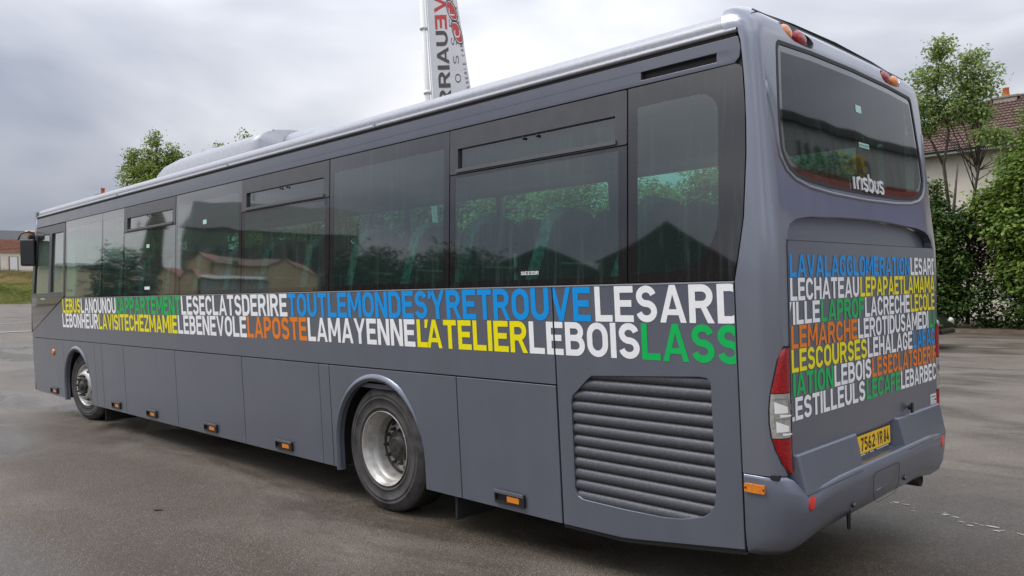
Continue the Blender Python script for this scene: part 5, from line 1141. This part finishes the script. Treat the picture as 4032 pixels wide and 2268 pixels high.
# ------------------------------------------------------------------ parked car, its nose just past the bus
CARP = mat('dark_car_paint', (.012, .014, .018), .2, .3, coat=1.)
car = empty('parked_car', (-6.6, 18.3, 0), label='dark parked car almost hidden behind the bus with one headlight showing', category='car')
st = [(-2.05, .45, .62, .80, .72), (-1.95, .38, .90, 1.0, .80), (-1.2, .30, .98, 1.40, .84), (-.3, .28, 1.0, 1.48, .85), (.45, .28, .98, 1.42, .85), (1.05, .28, .95, .98, .85), (1.65, .30, .84, .88, .83), (2.0, .33, .68, .72, .74), (2.12, .38, .55, .58, .55)]
vs = []; 
for (x, zb, zs_, zt_, w) in st:
    for y, z in ((-w * .9, zb), (-w, zb + .12), (-w, zs_), (-w * .72, zt_), (0, zt_ + .03), (w * .72, zt_), (w, zs_), (w, zb + .12), (w * .9, zb)): vs.append((x, y, z))
fs = [(i * 9 + j, i * 9 + (j + 1) % 9, (i + 1) * 9 + (j + 1) % 9, (i + 1) * 9 + j) for i in range(len(st) - 1) for j in range(9)] + [tuple(range(9)), tuple(range((len(st) - 1) * 9, len(st) * 9))]
cb = link('body', fixn(mesh('car', vs, fs)), CARP, car); sd = cb.modifiers.new('s', 'SUBSURF'); sd.levels = 2; sd.render_levels = 2
for p in cb.data.polygons: p.use_smooth = True
for x in (-1.3, 1.3):
    for y in (-.80, .80):
        w_ = empty('wheel', (x, y, .31), parent=car); MB().lathe([(-.1, .2), (-.1, .29), (-.08, .31), (.08, .31), (.1, .29), (.1, .2)], 28).link('tyre', TREAD, w_, smooth=True); MB().lathe([(-.09, .0005), (-.085, .2), (.085, .2), (.09, .0005)], 20).link('rim', RIM, w_, smooth=True)
for y in (-.60, .60): MB().lathe([(0, .12), (.05, .11), (.09, .06), (.10, .0005)], 18, axis='x', c=(1.98, y, .64)).link('headlight', CLEARL, car, smooth=True)
bevel(MB().box((-1.0, -.76, 1.02), (.55, .76, 1.30)).link('side_windows', BLACKG, car), .03); bevel(MB().box((2.0, -.5, .36), (2.13, .5, .46)).link('bumper_grille', BLACKP, car), .02)
# ------------------------------------------------------------------ surroundings on the camera's side, seen as reflections in the glass
YEL = mat('ochre_render', (.55, .44, .27), .9, var=.08, vs=1); GREYW = mat('grey_shed_wall', (.34, .35, .33), .8, var=.1, vs=2); STONE = mat('grey_brown_stone', (.10, .09, .07), .9, var=.35, vs=.8)
def away(p): d = Vector((p[0], p[1], 0)); return d.normalized()
def facing_house(name, label, cat, p0, p1, zb, ze, zr, depth, wallm, roofm, gable=True, wins=0):
    p0 = Vector((*p0, 0)); p1 = Vector((*p1, 0)); ax = (p1 - p0).normalized(); L = (p1 - p0).length; bk = Vector((ax.y, -ax.x, 0)); 
    if bk.dot(p0) < 0: bk = -bk
    h = empty(name, (p0.x, p0.y, 0), label=label, category=cat)
    def q(u, d, z): v = ax * u + bk * d; return (v.x, v.y, z)
    if gable:
        MB().add([q(0, 0, zb), q(L, 0, zb), q(L, 0, ze), q(L / 2, 0, zr), q(0, 0, ze), q(0, depth, zb), q(L, depth, zb), q(L, depth, ze), q(L / 2, depth, zr), q(0, depth, ze)], [(0, 1, 2, 3, 4), (5, 9, 8, 7, 6), (0, 4, 9, 5), (1, 6, 7, 2)]).link('wall', wallm, h)
        MB().add([q(-.1, -.1, ze), q(L / 2, -.1, zr + .06), q(L + .1, -.1, ze), q(-.1, depth, ze), q(L / 2, depth, zr + .06), q(L + .1, depth, ze), q(-.1, -.1, ze - .1), q(L / 2, -.1, zr - .05), q(L + .1, -.1, ze - .1)], [(0, 1, 4, 3), (1, 2, 5, 4), (0, 6, 7, 1), (1, 7, 8, 2)]).link('roof', roofm, h)
    else:
        MB().add([q(0, 0, zb), q(L, 0, zb), q(L, 0, ze), q(0, 0, ze), q(0, depth, zb), q(L, depth, zb), q(L, depth, ze), q(0, depth, ze)], [(0, 1, 2, 3), (1, 5, 6, 2), (4, 0, 3, 7), (5, 4, 7, 6)]).link('wall', wallm, h)
        MB().add([q(-.2, -.3, ze), q(L + .2, -.3, ze), q(L + .2, depth / 2, zr), q(-.2, depth / 2, zr), q(L + .2, depth, ze), q(-.2, depth, ze)], [(0, 1, 2, 3), (3, 2, 4, 5), (0, 3, 5), (1, 4, 2)]).link('roof', roofm, h)
    for i in range(wins):
        u = L * (i + .5) / wins; w_ = min(.35, L / wins * .25); zz_ = ze - (ze - 4) * .42
        MB().add([q(u - w_, -.05, zz_ - .5), q(u + w_, -.05, zz_ - .5), q(u + w_, -.05, zz_ + .45), q(u - w_, -.05, zz_ + .45)], [(0, 1, 2, 3)]).link('window', mat('pale_window', (.5, .5, .48), .3), h)
    return h
facing_house('ochre_house', 'ochre gabled house reflected in the middle windows', 'house', (-62.2, -23.4), (-60.7, -25.0), 0, 6.5, 7.2, 9, YEL, TILER)
facing_house('ochre_terrace', 'long ochre wing with brown roof and three windows, reflected in the glass', 'house', (-60.6, -25.1), (-57.9, -28.4), 0, 6.3, 7.1, 6, YEL, TILEB, False, 3)
facing_house('corner_house', 'ochre house with end gable and chimney, reflected beside the dark hedge', 'house', (-56.3, -27.3), (-54.6, -29.2), 0, 6.0, 6.75, 8, YEL, TILER)
facing_house('garden_shed', 'pale grey flat fronted shed reflected below the ochre houses', 'shed', (-52.1, -20.3), (-49.5, -23.2), 0, 4.6, 4.9, 3, GREYW, GREYW, False)
facing_house('low_cottage', 'small cottage with a red roof, reflected furthest left', 'house', (-54.3, -18.1), (-53.5, -18.95), 0, 4.6, 5.2, 6, YEL, TILER)
facing_house('low_cottage', 'small cottage with a red roof, reflected next to the grey shed', 'house', (-53.4, -19.05), (-52.3, -20.1), 0, 4.4, 5.15, 6, YEL, TILER)
facing_house('garage_block', 'pale yellow garage building reflected in the driver window', 'garage', (-56.3, -11.2), (-54.0, -12.6), 0, 4.8, 5.3, 6, mat('pale_yellow_render', (.60, .55, .36), .9), SLATE, False, 1)
ch_ = facing_house('church', 'large dark stone church with steep slate roof, reflected in the windows', 'church', (-94.6, -36.4), (-82.2, -53.2), 0, 13.0, 17.2, 12, STONE, SLATE, False)
ax = (Vector((-82.2, -53.2, 0)) - Vector((-94.6, -36.4, 0))).normalized()
for i in range(7):
    u = 1.8 + i * 2.8; c = ax * u; nrm = Vector((-ax.y, ax.x, 0)); nrm = nrm if nrm.dot(Vector((1, 1, 0))) > 0 else -nrm; pts = [(-.45, 7.2), (.45, 7.2), (.45, 10.5)] + arcp(0, 10.5, .45, .6, 0, 180, 6)[1:]
    MB().add([c + ax * a + nrm * .08 + Vector((0, 0, z)) for a, z in pts], [tuple(range(len(pts)))]).link('window', RUBBER, ch_)
for u in (7.5, 16.5): MB().tube([ax * u + Vector((-1, -1, 16.8)), ax * u + Vector((-1, -1, 19))], [.12, .02], 6).link('finial', SLATE, ch_)
MB().lathe([(0, 1.3), (12.5, 1.3), (12.6, 1.6), (13.2, 1.55), (14.2, 1.1), (14.9, .5), (15.4, .02)], 16, axis='z', c=(-1.9, 2.4, 0)).link('stair_tower', STONE, ch_, smooth=True)
facing_house('silhouette_barn', 'low gabled barn shown as a dark silhouette, reflected under the seats', 'barn', (-20.2, -17.2), (-16.75, -19.45), 0, 3.95, 4.75, 8, mat('silhouette_black', (.015, .015, .014), .8), SLATE)  # walls coloured near black to carry the gables' silhouette shade
facing_house('silhouette_barn', 'larger gabled barn shown as a dark silhouette, reflected in the rearmost side window', 'barn', (-16.6, -19.55), (-12.4, -21.9), 0, 4.2, 5.6, 8, MATS['silhouette_black'], SLATE)
for i, (x, y, h_, r_) in enumerate(((-32.2, -20.0, 5.7, 1.5), (-30.8, -21.2, 5.1, 1.5), (-29.2, -22.6, 5.8, 1.6), (-27.7, -23.8, 5.6, 1.4))):
    tree('hedge_tree', ('first', 'second', 'third', 'last')[i] + ' dark hedge tree from the ochre houses, reflected in the middle side windows', 'tree', (x, y, 0), [(x, y, h_ - 1.4, r_ * .8, r_, 1.4), (x, y, h_ - 2.6, r_ * 1.2, r_, 1.6), (x, y, 1.6, r_ * 1.2, r_, 1.8)], 9000, .26, 'dark', [([(x, y, 0), (x, y, h_ - 2)], [.15, .1])], 60 + i, group='hedge trees on the camera side')
tree('pine_tree', 'dark tree with upswept shoots reflected in the front side windows', 'tree', (-46.6, -13.2, 0), [(-46.6, -13.2, 3.6, 1.9, 1.9, 1.5), (-47.2, -12.6, 5.0, .5, .5, .9), (-46.2, -13.6, 4.8, .5, .5, .7), (-46.7, -13.1, 5.0, .3, .3, .9), (-46.4, -13.3, 2, 2.2, 2.2, 1.5)], 6500, .2, 'dark', [([(-46.6, -13.2, 0), (-46.6, -13.2, 3.6)], [.2, .1])], 70)
gb = [(-44, -9.0, 0), (-26, -12, 0), (-24, -18, 0), (-50, -16, 0), (-43, -10.5, 2.6), (-28, -13.5, 2.3), (-26, -17, 2.3), (-48, -15, 2.9)]
fixn_me = fixn(mesh('mound', gb, [(0, 1, 5, 4), (1, 2, 6, 5), (2, 3, 7, 6), (3, 0, 4, 7), (4, 5, 6, 7)])); link('grass_mound', fixn_me, gm_, None, kind='structure')
lamp = empty('street_lamp', (-58.0, -25.2, 0), label='black lantern street lamp reflected in front of the ochre wing', category='street lamp')
MB().tube([(0, 0, 0), (0, 0, 5.9)], .06).link('post', BLACKP, lamp); MB().lathe([(0, .08), (.1, .12), (.45, .22), (.5, .25), (.7, .04), (.8, .01)], 8, axis='z', c=(0, 0, 5.9)).link('lantern', BLACKP, lamp)
# workshop hall standing behind the bus, reflected in the rear window
hl = empty('workshop_hall', (8.6, 14, 0), label='grey clad workshop hall with red and blue bands, reflected in the rear window', category='workshop')
CLAD = mat('pale_cladding', (.42, .44, .45), .6); MB().box((0, -1, 0), (14, 28, 8.3)).link('wall', CLAD, hl)
MB().box((-.12, -1.1, 8.3), (14.1, 28.1, 8.62)).link('parapet', SLATE, hl)
for i in range(58): MB().box((-.03, -1 + .5 * i, 6.9), (-.001, -.9 + .5 * i, 8.3)).link('cladding_rib', CLAD, hl) if i % 2 else None
MB().box((-.05, -1.05, 6.25), (-.002, 28, 6.78)).link('red_band', mat('band_red', (.22, .03, .02), .5), hl); MB().box((-.05, -1.05, 5.1), (-.002, 28, 6.25)).link('blue_band', mat('band_blue', (.03, .03, .25), .5), hl)
MB().box((-.035, 9.8, 6.95), (-.003, 12.2, 7.75)).link('yellow_panel', mat('sign_yellow', (.65, .45, .02), .6), hl)
HF = lambda u, z, o: (-.04 - o, 26.8 - 14 - u, z)
word('CARRI', 0, 4.2, 6.95, 7.65, HF, GRY, hl, off=.02); word('AU', 4.4, 6.3, 6.95, 7.65, HF, mat('sign_green', (.02, .14, .05), .6), hl, off=.02); word('CARROSSERIE', 0.5, 6.5, 6.68, 6.93, HF, DKB, hl, off=.02, gap=.6)
MB().box((-.03, 2, 0), (-.002, 7, 4.4)).link('roller_door', mat('door_grey', (.25, .26, .28), .5), hl)
